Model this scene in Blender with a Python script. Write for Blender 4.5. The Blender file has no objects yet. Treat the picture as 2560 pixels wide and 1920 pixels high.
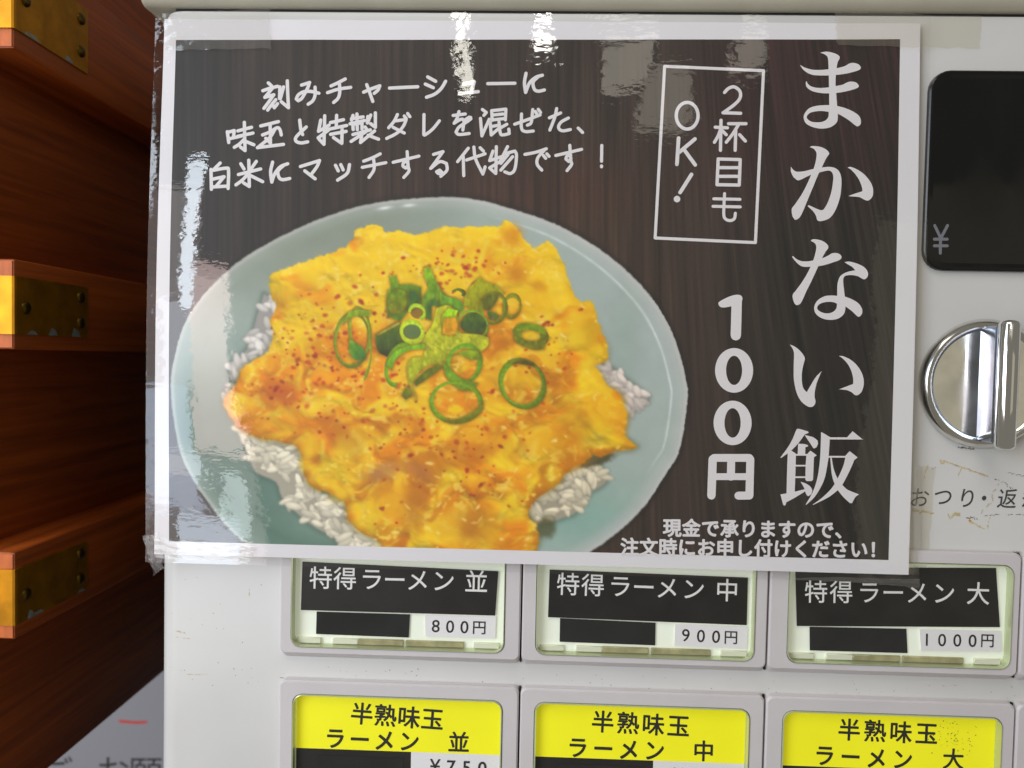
import bpy, math, random
import numpy as np
from mathutils import Vector
from mathutils.geometry import tessellate_polygon

scene = bpy.context.scene
col = scene.collection
rng = np.random.RandomState(7)
random.seed(7)

# ------------------------------------------------------------------ camera (millimetres in the code, metres in the scene)
CAM = np.array([101.601, -308.959, 132.750])
PITCH, YAW, ROLL = -0.0346, 0.0303, -0.0204
FPX = 1924.8                         # focal length in pixels of the 2560 x 1920 photograph
ZB = 1250.0                          # height of the local origin above the ground


def cam_matrix():
    ca, sa = math.cos(PITCH), math.sin(PITCH)
    cb, sb = math.cos(YAW), math.sin(YAW)
    cc, sc = math.cos(ROLL), math.sin(ROLL)
    Rx = np.array([[1, 0, 0], [0, ca, -sa], [0, sa, ca]])
    Rz = np.array([[cb, -sb, 0], [sb, cb, 0], [0, 0, 1]])
    Ry = np.array([[cc, 0, sc], [0, 1, 0], [-sc, 0, cc]])
    return Rz @ Rx @ Ry


M = cam_matrix()                     # columns: right, forward, up


def wpos(p):
    return Vector((p[0] * .001, p[1] * .001, (p[2] + ZB) * .001))


cd = bpy.data.cameras.new('camera')
cam = bpy.data.objects.new('camera', cd)
col.objects.link(cam)
cd.sensor_width = 36.0
cd.lens = FPX / 2560 * 36.0
cd.clip_start = .01
cd.clip_end = 50
mw = np.eye(4)
mw[:3, 0] = M[:, 0]; mw[:3, 1] = M[:, 2]; mw[:3, 2] = -M[:, 1]
from mathutils import Matrix
cam.matrix_world = Matrix(mw.tolist())
cam.location = wpos(CAM)
cd.dof.use_dof = True
cd.dof.focus_distance = .304
cd.dof.aperture_fstop = 10.0
scene.camera = cam

# ------------------------------------------------------------------ world and lamps
world = bpy.data.worlds.new('World')
scene.world = world
world.use_nodes = True
wn = world.node_tree.nodes
bgn = wn.get('Background') or wn.new('ShaderNodeBackground')
won = wn.get('World Output') or wn.new('ShaderNodeOutputWorld')
world.node_tree.links.new(bgn.outputs[0], won.inputs[0])
bgn.inputs[0].default_value = (.92, .86, .72, 1)
bgn.inputs[1].default_value = .19


def area_lamp(name, x0, x1, z0, z1, y, radiance, color):
    """rectangular lamp in the plane y facing the machine; radiance in scene units"""
    ld = bpy.data.lights.new(name, 'AREA')
    ld.shape = 'RECTANGLE'
    w, h = (x1 - x0) * .001, (z1 - z0) * .001
    ld.size, ld.size_y = w, h
    ld.energy = radiance * w * h * math.pi
    ld.color = color
    o = bpy.data.objects.new(name, ld)
    col.objects.link(o)
    o.location = wpos(((x0 + x1) / 2, y, (z0 + z1) / 2))
    o.rotation_euler = (math.radians(90), 0, 0)      # -Z of the lamp looks along +Y
    return o


area_lamp('daylight_opening', -1550, -560, -290, 620, -1000, 2.3, (.94, .88, .90))
area_lamp('daylight_street', -560, -352, -290, 300, -1000, 1.25, (.98, .84, .83))
area_lamp('daylight_street_upper', -560, -425, 300, 500, -1000, 1.1, (.96, .84, .84))
area_lamp('daylight_sky_gap', -470, -432, 230, 560, -995, 9.0, (.82, .91, 1))
area_lamp('daylight_sky_low', -530, -440, 60, 250, -995, 2.4, (.74, .86, 1))
area_lamp('daylight_sky_far', -1700, -560, 60, 1000, -995, 4.6, (.76, .88, 1))
area_lamp('daylight_street_low', -500, -395, -240, -165, -995, 5.0, (.72, .85, 1))
area_lamp('daylight_street_mid', -520, -430, -110, -70, -995, 4.5, (.80, .88, 1))
area_lamp('daylight_wall_pink', -440, -358, -60, 330, -995, 3.2, (1, .74, .70))
area_lamp('daylight_wall_blue', -560, -450, -160, 60, -995, 3.4, (.62, .78, 1))
area_lamp('daylight_gap_low', -415, -372, -190, -90, -995, 3.4, (.80, .92, .95))
area_lamp('ceiling_lamp_warm', 300, 420, 1080, 1260, -2000, 1.7, (1, .93, .78))
area_lamp('ceiling_lamp_warm_mid', 420, 560, 940, 1130, -2000, 1.1, (1, .93, .78))
area_lamp('ceiling_lamp_warm_far', 690, 800, 1120, 1240, -2000, 1.5, (1, .93, .78))
area_lamp('ceiling_lamp_tube', -150, -120, 1050, 1330, -2000, 9.0, (1, .96, .85))
area_lamp('ceiling_lamp_tube_far', 100, 170, 1180, 1230, -2000, 22.0, (1, .97, .90))


area_lamp('added_reflection_glow', 850, 1750, -300, 545, -1500, .21, (1, .93, .66))  # added warm lamp that display and knob reflect


def down_lamp(name, x, y, z, sx, sy, radiance, color):
    ld = bpy.data.lights.new(name, 'AREA')
    ld.shape = 'RECTANGLE'
    ld.size, ld.size_y = sx * .001, sy * .001
    ld.energy = radiance * sx * sy * 1e-6 * math.pi
    ld.color = color
    o = bpy.data.objects.new(name, ld)
    col.objects.link(o)
    o.location = wpos((x, y, z))
    d = wpos((100, 0, 100)) - o.location
    o.rotation_euler = d.to_track_quat('-Z', 'Y').to_euler()
    return o


down_lamp('ceiling_light_overhead', -350, -1300, 2000, 1500, 1000, 2.9, (1, .95, .89))

scene.view_settings.view_transform = 'Standard'
scene.view_settings.look = 'None'
scene.view_settings.gamma = 1
scene.view_settings.exposure = 0.12
scene.cycles.use_denoising = True
scene.cycles.max_bounces = 8
scene.cycles.transparent_max_bounces = 16
scene.cycles.caustics_reflective = False
scene.cycles.caustics_refractive = False
scene.cycles.sample_clamp_indirect = 6


# ------------------------------------------------------------------ projection helpers
def proj(P):
    d = (np.asarray(P, float) - CAM) @ M
    return np.stack([1280 + FPX * d[..., 0] / d[..., 1], 960 - FPX * d[..., 2] / d[..., 1]], -1)


def rays(uv):
    uv = np.asarray(uv, float)
    d = np.stack([(uv[..., 0] - 1280) / FPX, np.ones(uv.shape[:-1]), (960 - uv[..., 1]) / FPX], -1)
    return d @ M.T


def on_y(uv, y):
    d = rays(uv)
    return CAM + d * ((y - CAM[1]) / d[..., 1])[..., None]


def on_x(uv, x):
    d = rays(uv)
    return CAM + d * ((x - CAM[0]) / d[..., 0])[..., None]


# ------------------------------------------------------------------ material helpers
def s2l(c):
    c = np.asarray(c, float) / 255.
    return np.where(c <= .04045, c / 12.92, ((c + .055) / 1.055) ** 2.4)


def rgb(r, g, b, k=1.0):
    v = s2l((r, g, b)) * k
    return (float(v[0]), float(v[1]), float(v[2]), 1)


def new_mat(name):
    m = bpy.data.materials.new(name)
    m.use_nodes = True
    m.node_tree.nodes.clear()
    return m, m.node_tree.nodes, m.node_tree.links


def principled(name, color, rough=.5, metal=0., spec=.5, noise=None, bump=None, emit=None, coat=0., rvar=None):
    """noise = (scale, amount, stretch xyz) mottles the colour; bump = (scale, distance)"""
    m, n, l = new_mat(name)
    out = n.new('ShaderNodeOutputMaterial')
    b = n.new('ShaderNodeBsdfPrincipled')
    l.new(b.outputs[0], out.inputs[0])
    b.inputs['Base Color'].default_value = color
    b.inputs['Roughness'].default_value = rough
    b.inputs['Metallic'].default_value = metal
    b.inputs['Specular IOR Level'].default_value = spec
    b.inputs['Coat Weight'].default_value = coat
    b.inputs['Coat Roughness'].default_value = .08
    tc = n.new('ShaderNodeTexCoord')
    if noise:
        mp = n.new('ShaderNodeMapping')
        l.new(tc.outputs['Object'], mp.inputs[0])
        mp.inputs['Scale'].default_value = noise[2] if len(noise) > 2 else (1, 1, 1)
        t = n.new('ShaderNodeTexNoise')
        t.inputs['Scale'].default_value = noise[0]
        t.inputs['Detail'].default_value = 6
        l.new(mp.outputs[0], t.inputs[0])
        mx = n.new('ShaderNodeMix')
        mx.data_type = 'RGBA'
        dark = tuple(c * (1 - noise[1]) for c in color[:3]) + (1,)
        lite = tuple(min(1, c * (1 + noise[1])) for c in color[:3]) + (1,)
        mr = n.new('ShaderNodeMapRange')
        mr.inputs[1].default_value = .3
        mr.inputs[2].default_value = .7
        l.new(t.outputs[0], mr.inputs[0])
        l.new(mr.outputs[0], mx.inputs[0])
        mx.inputs[6].default_value = dark
        mx.inputs[7].default_value = lite
        l.new(mx.outputs[2], b.inputs['Base Color'])
    if rvar:                                        # smudges: (scale, low, high, stretch)
        mp = n.new('ShaderNodeMapping')
        mp.inputs['Scale'].default_value = rvar[3]
        l.new(tc.outputs['Object'], mp.inputs[0])
        t = n.new('ShaderNodeTexNoise')
        t.inputs['Scale'].default_value = rvar[0]
        t.inputs['Detail'].default_value = 7
        l.new(mp.outputs[0], t.inputs[0])
        mr = n.new('ShaderNodeMapRange')
        mr.inputs[1].default_value = .35
        mr.inputs[2].default_value = .7
        mr.inputs[3].default_value = rvar[1]
        mr.inputs[4].default_value = rvar[2]
        l.new(t.outputs[0], mr.inputs[0])
        l.new(mr.outputs[0], b.inputs['Roughness'])
    if bump:
        t = n.new('ShaderNodeTexNoise')
        t.inputs['Scale'].default_value = bump[0]
        t.inputs['Detail'].default_value = 4
        l.new(tc.outputs['Object'], t.inputs[0])
        bp = n.new('ShaderNodeBump')
        bp.inputs['Strength'].default_value = 1
        bp.inputs['Distance'].default_value = bump[1]
        l.new(t.outputs[0], bp.inputs['Height'])
        l.new(bp.outputs[0], b.inputs['Normal'])
    if emit:
        b.inputs['Emission Color'].default_value = emit[0]
        b.inputs['Emission Strength'].default_value = emit[1]
    return m


def clear_film(name, tint, ior, rough, waves, alpha=0.0, haze_color=(.8, .8, .8, 1)):
    """thin clear plastic: transparent with a glossy, slightly rippled skin; waves = [(scale, distance, stretch)]"""
    m, n, l = new_mat(name)
    out = n.new('ShaderNodeOutputMaterial')
    tr = n.new('ShaderNodeBsdfTransparent')
    tr.inputs[0].default_value = tint
    gl = n.new('ShaderNodeBsdfGlossy')
    gl.inputs['Roughness'].default_value = rough
    gl.inputs['Color'].default_value = (1, 1, 1, 1)
    fr = n.new('ShaderNodeFresnel')
    ge = n.new('ShaderNodeNewGeometry')            # same reflectance from both sides of the thin sheet
    mi = n.new('ShaderNodeMix')
    mi.data_type = 'FLOAT'
    l.new(ge.outputs['Backfacing'], mi.inputs[0])
    mi.inputs[2].default_value = ior
    mi.inputs[3].default_value = 1.0 / ior
    l.new(mi.outputs[0], fr.inputs[0])
    mix = n.new('ShaderNodeMixShader')
    l.new(fr.outputs[0], mix.inputs[0])
    base = tr.outputs[0]
    if alpha > 0:
        df = n.new('ShaderNodeBsdfDiffuse')
        df.inputs[0].default_value = haze_color
        m2 = n.new('ShaderNodeMixShader')
        m2.inputs[0].default_value = alpha
        l.new(tr.outputs[0], m2.inputs[1])
        l.new(df.outputs[0], m2.inputs[2])
        base = m2.outputs[0]
    l.new(base, mix.inputs[1])
    l.new(gl.outputs[0], mix.inputs[2])
    l.new(mix.outputs[0], out.inputs[0])
    tc = n.new('ShaderNodeTexCoord')
    prev = None
    for sc, dist, st in waves:
        mp = n.new('ShaderNodeMapping')
        mp.inputs['Scale'].default_value = st
        l.new(tc.outputs['Object'], mp.inputs[0])
        t = n.new('ShaderNodeTexNoise')
        t.inputs['Scale'].default_value = sc
        t.inputs['Detail'].default_value = 2
        l.new(mp.outputs[0], t.inputs[0])
        bp = n.new('ShaderNodeBump')
        bp.inputs['Strength'].default_value = 1
        bp.inputs['Distance'].default_value = dist
        l.new(t.outputs[0], bp.inputs['Height'])
        if prev:
            l.new(prev.outputs[0], bp.inputs['Normal'])
        prev = bp
    if prev:
        l.new(prev.outputs[0], gl.inputs['Normal'])
        l.new(prev.outputs[0], fr.inputs['Normal'])
    return m


# ------------------------------------------------------------------ object helpers
def tag(o, label, cat, group=None):
    o['label'] = label
    o['category'] = cat
    if group:
        o['group'] = group
    return o


ROOT_OF = {}


def thing(name, base, label, cat, group=None):
    o = bpy.data.objects.new(name, None)
    o.empty_display_size = .02
    col.objects.link(o)
    o.location = wpos(base)
    ROOT_OF[o] = np.array(base, float)
    return tag(o, label, cat, group)


def mesh(name, verts, faces, mat, parent=None, base=None, smooth=False, angle=None):
    """verts in millimetres, world frame; parent keeps the same base as its thing"""
    if parent is not None:
        b = ROOT_OF[parent]
    else:
        b = np.array(base if base is not None else (0, 0, 0), float)
    V = (np.asarray(verts, float) - b) * .001
    me = bpy.data.meshes.new(name)
    me.from_pydata(V.tolist(), [], [list(f) for f in faces])
    if mat is not None:
        me.materials.append(mat)
    if smooth:
        me.polygons.foreach_set('use_smooth', [True] * len(me.polygons))
        if angle:
            me.set_sharp_from_angle(angle=math.radians(angle))
    me.update()
    o = bpy.data.objects.new(name, me)
    col.objects.link(o)
    if parent is not None:
        o.parent = parent
    else:
        o.location = wpos(b)
    ROOT_OF[o] = b
    return o


def box_vf(x0, x1, y0, y1, z0, z1):
    v = [(x, y, z) for x in (x0, x1) for y in (y0, y1) for z in (z0, z1)]
    f = [(0, 1, 3, 2), (4, 6, 7, 5), (0, 4, 5, 1), (2, 3, 7, 6), (0, 2, 6, 4), (1, 5, 7, 3)]
    return v, f


def bevel_box(name, x0, x1, y0, y1, z0, z1, mat, parent, bw=1.0, seg=2):
    import bmesh
    v, f = box_vf(x0, x1, y0, y1, z0, z1)
    o = mesh(name, v, f, mat, parent)
    bm = bmesh.new()
    bm.from_mesh(o.data)
    bmesh.ops.recalc_face_normals(bm, faces=bm.faces)
    bmesh.ops.bevel(bm, geom=bm.edges[:], offset=bw * .001, segments=seg, profile=.5, affect='EDGES')
    bm.to_mesh(o.data)
    bm.free()
    o.data.polygons.foreach_set('use_smooth', [True] * len(o.data.polygons))
    o.data.set_sharp_from_angle(angle=math.radians(40))
    return o


def rr(x0, x1, z0, z1, r, k=6):
    """rounded rectangle, counter-clockwise seen from the front"""
    pts = []
    for cx, cz, a0 in ((x1 - r, z1 - r, 0), (x0 + r, z1 - r, 90), (x0 + r, z0 + r, 180), (x1 - r, z0 + r, 270)):
        for i in range(k + 1):
            a = math.radians(a0 + 90 * i / k)
            pts.append((cx + r * math.cos(a), cz + r * math.sin(a)))
    return pts


def bridge(loops, cap_first=False, cap_last=False):
    """loops: list of lists of 3D points with equal counts -> verts, faces"""
    n = len(loops[0])
    V = [p for lp in loops for p in lp]
    F = []
    for i in range(len(loops) - 1):
        for j in range(n):
            a, b = i * n + j, i * n + (j + 1) % n
            F.append((a, b, b + n, a + n))
    if cap_first:
        F.append(tuple(reversed(range(n))))
    if cap_last:
        F.append(tuple(range((len(loops) - 1) * n, len(loops) * n)))
    return V, F


# ------------------------------------------------------------------ 2D lettering helpers (photo pixels)
def catmull(P, closed, sub, sharp_deg):
    """smooth a polyline but keep corners sharper than sharp_deg"""
    P = [np.array(p, float) for p in P]
    n = len(P)
    if n < 3:
        return [tuple(p) for p in P]
    sharp = [False] * n
    for i in range(n):
        if not closed and i in (0, n - 1):
            continue
        a, b, c = P[i - 1], P[i], P[(i + 1) % n]
        d1, d2 = b - a, c - b
        cs = np.dot(d1, d2) / (np.linalg.norm(d1) * np.linalg.norm(d2) + 1e-9)
        sharp[i] = math.degrees(math.acos(max(-1, min(1, cs)))) > sharp_deg
    out = []
    m = n if closed else n - 1
    for i in range(m):
        p1, p2 = P[i], P[(i + 1) % n]
        i0, i3 = i - 1, i + 2
        p0 = P[i0 % n] if (closed or i0 >= 0) else 2 * p1 - p2
        p3 = P[i3 % n] if (closed or i3 < n) else 2 * p2 - p1
        if sharp[i]:
            p0 = 2 * p1 - p2
        if sharp[(i + 1) % n]:
            p3 = 2 * p2 - p1
        for k in range(sub):
            t = k / sub
            q = .5 * (2 * p1 + (p2 - p0) * t + (2 * p0 - 5 * p1 + 4 * p2 - p3) * t * t + (3 * p1 - p0 - 3 * p2 + p3) * t ** 3)
            out.append(tuple(q))
    if not closed:
        out.append(tuple(P[-1]))
    return out


class Ink:
    """collects flat shapes in photo pixels; each shape carries a tiny lift so that none share a plane"""
    def __init__(self):
        self.v, self.f, self.lift, self.k = [], [], [], 0

    def add(self, pts, faces):
        b = len(self.v)
        self.v += [tuple(p) for p in pts]
        self.lift += [(self.k % 60) * .003] * len(pts)
        self.f += [tuple(i + b for i in f) for f in faces]
        self.k += 1

    def poly(self, loops):
        flat = [p for lp in loops for p in lp]
        tris = tessellate_polygon([[Vector((p[0], p[1], 0)) for p in lp] for lp in loops])
        self.add(flat, tris)

    def disc(self, c, r, n=12):
        pts = [(c[0] + r * math.cos(2 * math.pi * i / n), c[1] + r * math.sin(2 * math.pi * i / n)) for i in range(n)]
        self.add(pts, [tuple(range(n))])

    def stroke(self, pts, w, cap=True, sharp=55, closed=False, sub=5):
        P = [np.array(p, float) for p in pts]
        cuts = [0]
        for i in range(1, len(P) - 1):
            d1, d2 = P[i] - P[i - 1], P[i + 1] - P[i]
            cs = np.dot(d1, d2) / (np.linalg.norm(d1) * np.linalg.norm(d2) + 1e-9)
            if math.degrees(math.acos(max(-1, min(1, cs)))) > sharp:
                cuts.append(i)
        cuts.append(len(P) - 1)
        for a, b in zip(cuts[:-1], cuts[1:]):
            Q = [np.array(q) for q in catmull(P[a:b + 1], False, sub if b - a > 1 else 1, 180)]
            L, Rr = [], []
            for i in range(len(Q)):
                d = Q[min(i + 1, len(Q) - 1)] - Q[max(i - 1, 0)]
                d = d / (np.linalg.norm(d) + 1e-9)
                nn = np.array((-d[1], d[0])) * w / 2
                L.append(Q[i] + nn)
                Rr.append(Q[i] - nn)
            k = len(Q)
            self.add(L + Rr, [(i, i + 1, k + i + 1, k + i) for i in range(k - 1)])
            if cap or a > 0:
                self.disc(P[a], w / 2)
            if cap or b < len(P) - 1:
                self.disc(P[b], w / 2)

    def ellipse_ring(self, c, ro, ri, n=40):
        o = [(c[0] + ro[0] * math.cos(2 * math.pi * i / n), c[1] + ro[1] * math.sin(2 * math.pi * i / n)) for i in range(n)]
        q = [(c[0] + ri[0] * math.cos(2 * math.pi * i / n), c[1] + ri[1] * math.sin(2 * math.pi * i / n)) for i in range(n)]
        self.add(o + q, [(i, (i + 1) % n, n + (i + 1) % n, n + i) for i in range(n)])

    def glyph(self, ch, c, size, rot=0., bold=0., shear=0., sx=1.0):
        """one character of the built-in font centred on pixel c; size in pixels"""
        V, F = glyph_mesh(ch, 0.)
        if not len(V):
            return
        if bold > 0:                                  # heavier weight: close copies side by side
            e = bold * size
            k = 8
            for q in range(k):
                a = 2 * math.pi * q / k
                self.glyph(ch, (c[0] + e * math.cos(a), c[1] + e * math.sin(a)), size, rot, -1., shear, sx)
        x = V[:, 0] * size * sx
        y = (V[:, 1] - .38) * size
        x = x + shear * y
        cr, sr = math.cos(rot), math.sin(rot)
        px = c[0] + x * cr + y * sr
        py = c[1] + x * sr - y * cr
        self.add(list(zip(px, py)), F)

    def line(self, text, c0, c1, size, bold=0., shear=0., sx=1.0):
        """characters centred at equal steps from c0 to c1"""
        n = len(text)
        rot = math.atan2(c1[1] - c0[1], c1[0] - c0[0])
        for i, ch in enumerate(text):
            t = i / max(1, n - 1)
            self.glyph(ch, (c0[0] + (c1[0] - c0[0]) * t, c0[1] + (c1[1] - c0[1]) * t), size, rot, bold, shear, sx)

    def build(self, name, surf, lift, mat, parent):
        P = surf(np.array(self.v, float))
        P = P.copy()
        P[:, 1] -= lift + np.array(self.lift)
        # all faces towards the camera
        faces = []
        V2 = np.array(self.v)
        for f in self.f:
            a = V2[list(f)]
            area = np.sum(a[:, 0] * np.roll(a[:, 1], -1) - a[:, 1] * np.roll(a[:, 0], -1))
            faces.append(f if area < 0 else tuple(reversed(f)))
        return mesh(name, P, faces, mat, parent)


_gcache = {}


def glyph_mesh(ch, bold):
    key = (ch, round(bold, 4))
    if key not in _gcache:
        cu = bpy.data.curves.new('glyph', 'FONT')
        cu.body = ch
        cu.size = 1
        cu.align_x = 'CENTER'
        cu.offset = bold
        cu.resolution_u = 4
        ob = bpy.data.objects.new('glyph', cu)
        col.objects.link(ob)
        dg = bpy.context.evaluated_depsgraph_get()
        me = bpy.data.meshes.new_from_object(ob.evaluated_get(dg))
        V = np.array([v.co[:2] for v in me.vertices]) if len(me.vertices) else np.zeros((0, 2))
        F = [tuple(p.vertices) for p in me.polygons]
        bpy.data.objects.remove(ob)
        bpy.data.curves.remove(cu)
        bpy.data.meshes.remove(me)
        _gcache[key] = (V, F)
    return _gcache[key]


def zmap(origin, scale):
    return lambda pts: [(origin[0] + p[0] / scale, origin[1] + p[1] / scale) for p in pts]


# ================================================================== materials
m_panel = principled('machine_white_enamel', rgb(224, 223, 220, .90), .24, noise=(14, .06), bump=(900, 2e-6))
m_cap = principled('machine_cap_enamel', rgb(194, 188, 168), .4, noise=(40, .08), bump=(700, 2e-6))
m_bounce_blocker = principled('bounce_blocker_dark_grey', rgb(52, 50, 48), .7)
m_rust = principled('rust_brown', rgb(120, 62, 22), .8, noise=(900, .3))
m_button = principled('button_grey_plastic', rgb(222, 217, 218, .92), .42, noise=(60, .03), bump=(2500, 1.2e-6))
m_seam = principled('dark_seam', rgb(34, 32, 30), .8)
m_grime_shade = principled('grime_and_gap_shade', rgb(86, 74, 60), .9, noise=(1500, .35))  # dirt brown, also used for the painted gap shade
m_blackgloss = principled('display_black_gloss', (.004, .0045, .005, 1), .06, spec=.5, rvar=(40, .04, .32, (1, 1, .5)))
m_blackrim = principled('display_black_rim', (.006, .006, .007, 1), .25)
m_yen = principled('yen_grey_print', rgb(122, 122, 130), .4)
m_chrome = principled('chrome', (.80, .79, .76, 1), .07, metal=1., bump=(160, 2e-6), rvar=(60, .06, .24, (1, 1, 1)), noise=(90, .12))
m_chrome_sharp = principled('chrome_polished', (.84, .84, .84, 1), .05, metal=1., rvar=(120, .03, .16, (2, 2, .3)))
m_chrome_web = principled('chrome_web_reflection_tint', (.46, .51, .62, 1), .12, metal=1., rvar=(70, .08, .28, (1, 1, .3)), noise=(60, .25, (1, 1, .4)))  # bluish tint paints a cool reflection into the metal colour
m_ink_grey = principled('ink_dark_grey', rgb(66, 66, 66), .6)
m_paper = principled('poster_paper', rgb(248, 245, 248, .98), .6, noise=(20, .015))
m_white_ink = principled('printed_white', rgb(248, 243, 244, .97), .6)
m_black_ink = principled('printed_black', rgb(40, 40, 40), .5)
m_label_black = principled('label_black_print', rgb(38, 36, 36), .38, noise=(80, .25), spec=.5)
m_label_text = principled('label_white_print', rgb(246, 244, 242), .5)
m_price_paper = principled('price_paper_white', rgb(250, 247, 250), .55)
m_diffuser = principled('backlit_diffuser', rgb(238, 242, 230), .4, emit=(rgb(232, 240, 215), .22))
m_yellow = principled('label_yellow', rgb(240, 236, 30), .45, noise=(30, .06), emit=(rgb(240, 232, 10), .28))
m_dark_plate = principled('sold_out_plate_dark', rgb(44, 44, 46), .16, noise=(60, .2))
m_wall_rim = principled('cover_edge_plastic', rgb(206, 214, 176), .12, metal=.35)
m_acrylic_edge = principled('cover_edge_bright', rgb(236, 240, 226), .12, metal=.2)
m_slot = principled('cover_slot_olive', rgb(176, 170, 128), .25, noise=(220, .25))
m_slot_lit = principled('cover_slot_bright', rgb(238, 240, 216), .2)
m_cover = clear_film('clear_button_cover', (.99, .995, .985, 1), 1.4, .03, [(70, 2e-5, (1, 1, 1))])
m_film = clear_film('laminate_film', (.995, .995, .995, 1), 1.72, .02,
                    [(26, 1.8e-4, (1, 1, .5)), (110, 3.0e-5, (1, 1, 1)), (330, 2.6e-5, (.55, 1, 1.3)), (1000, 2.5e-6, (.6, 1, 1.4))])
m_tape = clear_film('clear_tape', (.975, .965, .93, 1), 1.5, .10, [(120, 1.2e-4, (1, 1, 1)), (700, 1e-5, (1, 1, 1))],
                    alpha=.07, haze_color=rgb(236, 228, 205))
m_tape_clear = clear_film('clear_tape_fresh', (.98, .98, .97, 1), 1.55, .06, [(150, 1.5e-4, (1, 1, 1)), (800, 1e-5, (1, 1, 1))],
                          alpha=.07, haze_color=rgb(225, 218, 212))
m_glue = principled('old_glue', rgb(204, 188, 142), .5, noise=(400, .25))
m_glue_amber = principled('old_glue_amber', rgb(206, 150, 50), .4)
m_brass = principled('brass', rgb(190, 128, 16), .42, metal=.75, noise=(120, .22), bump=(500, 4e-6))
m_worn = principled('worn_bare_metal', rgb(150, 156, 150), .5, metal=.3, noise=(300, .2))
m_screw = principled('screw_dark_brass', rgb(96, 74, 26), .35, metal=.9)
m_wallpaint = principled('wall_plaster', rgb(120, 118, 116), .9, noise=(10, .05))
m_notice = principled('notice_paper', rgb(140, 140, 145), .7)
m_red = principled('red_ink', rgb(196, 60, 60), .6)


def wood_material(name, c_dark, c_lite, rough):
    m, n, l = new_mat(name)
    out = n.new('ShaderNodeOutputMaterial')
    b = n.new('ShaderNodeBsdfPrincipled')
    l.new(b.outputs[0], out.inputs[0])
    tc = n.new('ShaderNodeTexCoord')
    mp = n.new('ShaderNodeMapping')
    mp.inputs['Scale'].default_value = (16, .8, 26)
    l.new(tc.outputs['Object'], mp.inputs[0])
    t = n.new('ShaderNodeTexNoise')
    t.inputs['Scale'].default_value = 9
    t.inputs['Detail'].default_value = 8
    t.inputs['Roughness'].default_value = .6
    t.inputs['Distortion'].default_value = .6
    l.new(mp.outputs[0], t.inputs[0])
    r = n.new('ShaderNodeValToRGB')
    r.color_ramp.elements[0].position = .3
    r.color_ramp.elements[0].color = c_dark
    r.color_ramp.elements[1].position = .72
    r.color_ramp.elements[1].color = c_lite
    l.new(t.outputs[0], r.inputs[0])
    l.new(r.outputs[0], b.inputs['Base Color'])
    b.inputs['Roughness'].default_value = rough
    bp = n.new('ShaderNodeBump')
    bp.inputs['Distance'].default_value = 8e-5
    bp.inputs['Strength'].default_value = .5
    l.new(t.outputs[0], bp.inputs['Height'])
    l.new(bp.outputs[0], b.inputs['Normal'])
    return m


m_wood = wood_material('red_brown_wood', rgb(128, 56, 15), rgb(190, 92, 28), .46)
m_wood_end = principled('wood_end_grain', rgb(206, 106, 44), .6, noise=(260, .22, (1, 1, .3)))

# ================================================================== setting: wall behind
WALL_Y = 330.0
v, f = box_vf(-900, 700, WALL_Y, WALL_Y + 60, -700, 700)
wall = mesh('wall', v, f, m_wallpaint, None, (0, WALL_Y, -700))
wall['kind'] = 'structure'

# ================================================================== ticket machine
tm = thing('ticket_machine', (150, 120, -520), 'white meal ticket vending machine with lit order buttons, black display and chrome knob', 'vending machine')
XL, ZT = -52.4, 269.6
# body: profile in (x, y) extruded in z, round front corner on the left
R0 = 9.0
prof = [(XL, 300), (XL, R0)] + [(XL + R0 - R0 * math.cos(a), R0 - R0 * math.sin(a)) for a in np.linspace(0, math.pi / 2, 10)[1:]] + [(430, 0), (430, 300)]
loops = []
for z, ins in ((-520, 0), (ZT - 3, 0), (ZT - .9, .5), (ZT, 2.2)):
    lp = []
    for x, y in prof:
        lp.append((x + (ins if x < XL + R0 else 0), y + (ins if y < R0 - 1e-6 else 0), z))
    loops.append(lp)
v, f = bridge(loops, True, True)
panel = mesh('front_panel', v, f, m_panel, tm, smooth=True, angle=35)

v, f = box_vf(XL - 1.5, XL - .01, 16, 300, -519, ZT - 6)
mesh('side_bounce_blocker', v, f, m_bounce_blocker, tm)  # unseen dark sheet, added to cut bounce light onto the wood
# top cap: rounded lip that overhangs the panel
lp = []
profc = [(6, 270.6), (1.5, 270.4)] + [(1.5 - 5.5 * math.sin(a), 275.9 - 5.5 * math.cos(a)) for a in np.linspace(0, math.pi / 2, 9)[1:]] + [(-4, 310), (306, 310), (306, 271.6)]
loops = [[(x, y, z) for y, z in profc] for x in (-57, 440)]
c = np.mean(np.array(loops[0]), 0)
end = [[(-57 - 2.5 * k, y + (4 if y < 20 else -4) * k * k * .5, z + (.8 * k if z < 280 else -2 * k)) for y, z in profc] for k in (1., .6)]
v, f = bridge(end + loops, True, True)
mesh('top_cap', v, f, m_cap, tm, smooth=True, angle=50)
v, f = box_vf(XL + 6, 430, 2, 290, ZT - .5, 272.5)
mesh('cap_gap', v, f, m_seam, tm)

surf0 = lambda uv: on_y(uv, 0.0)

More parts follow.
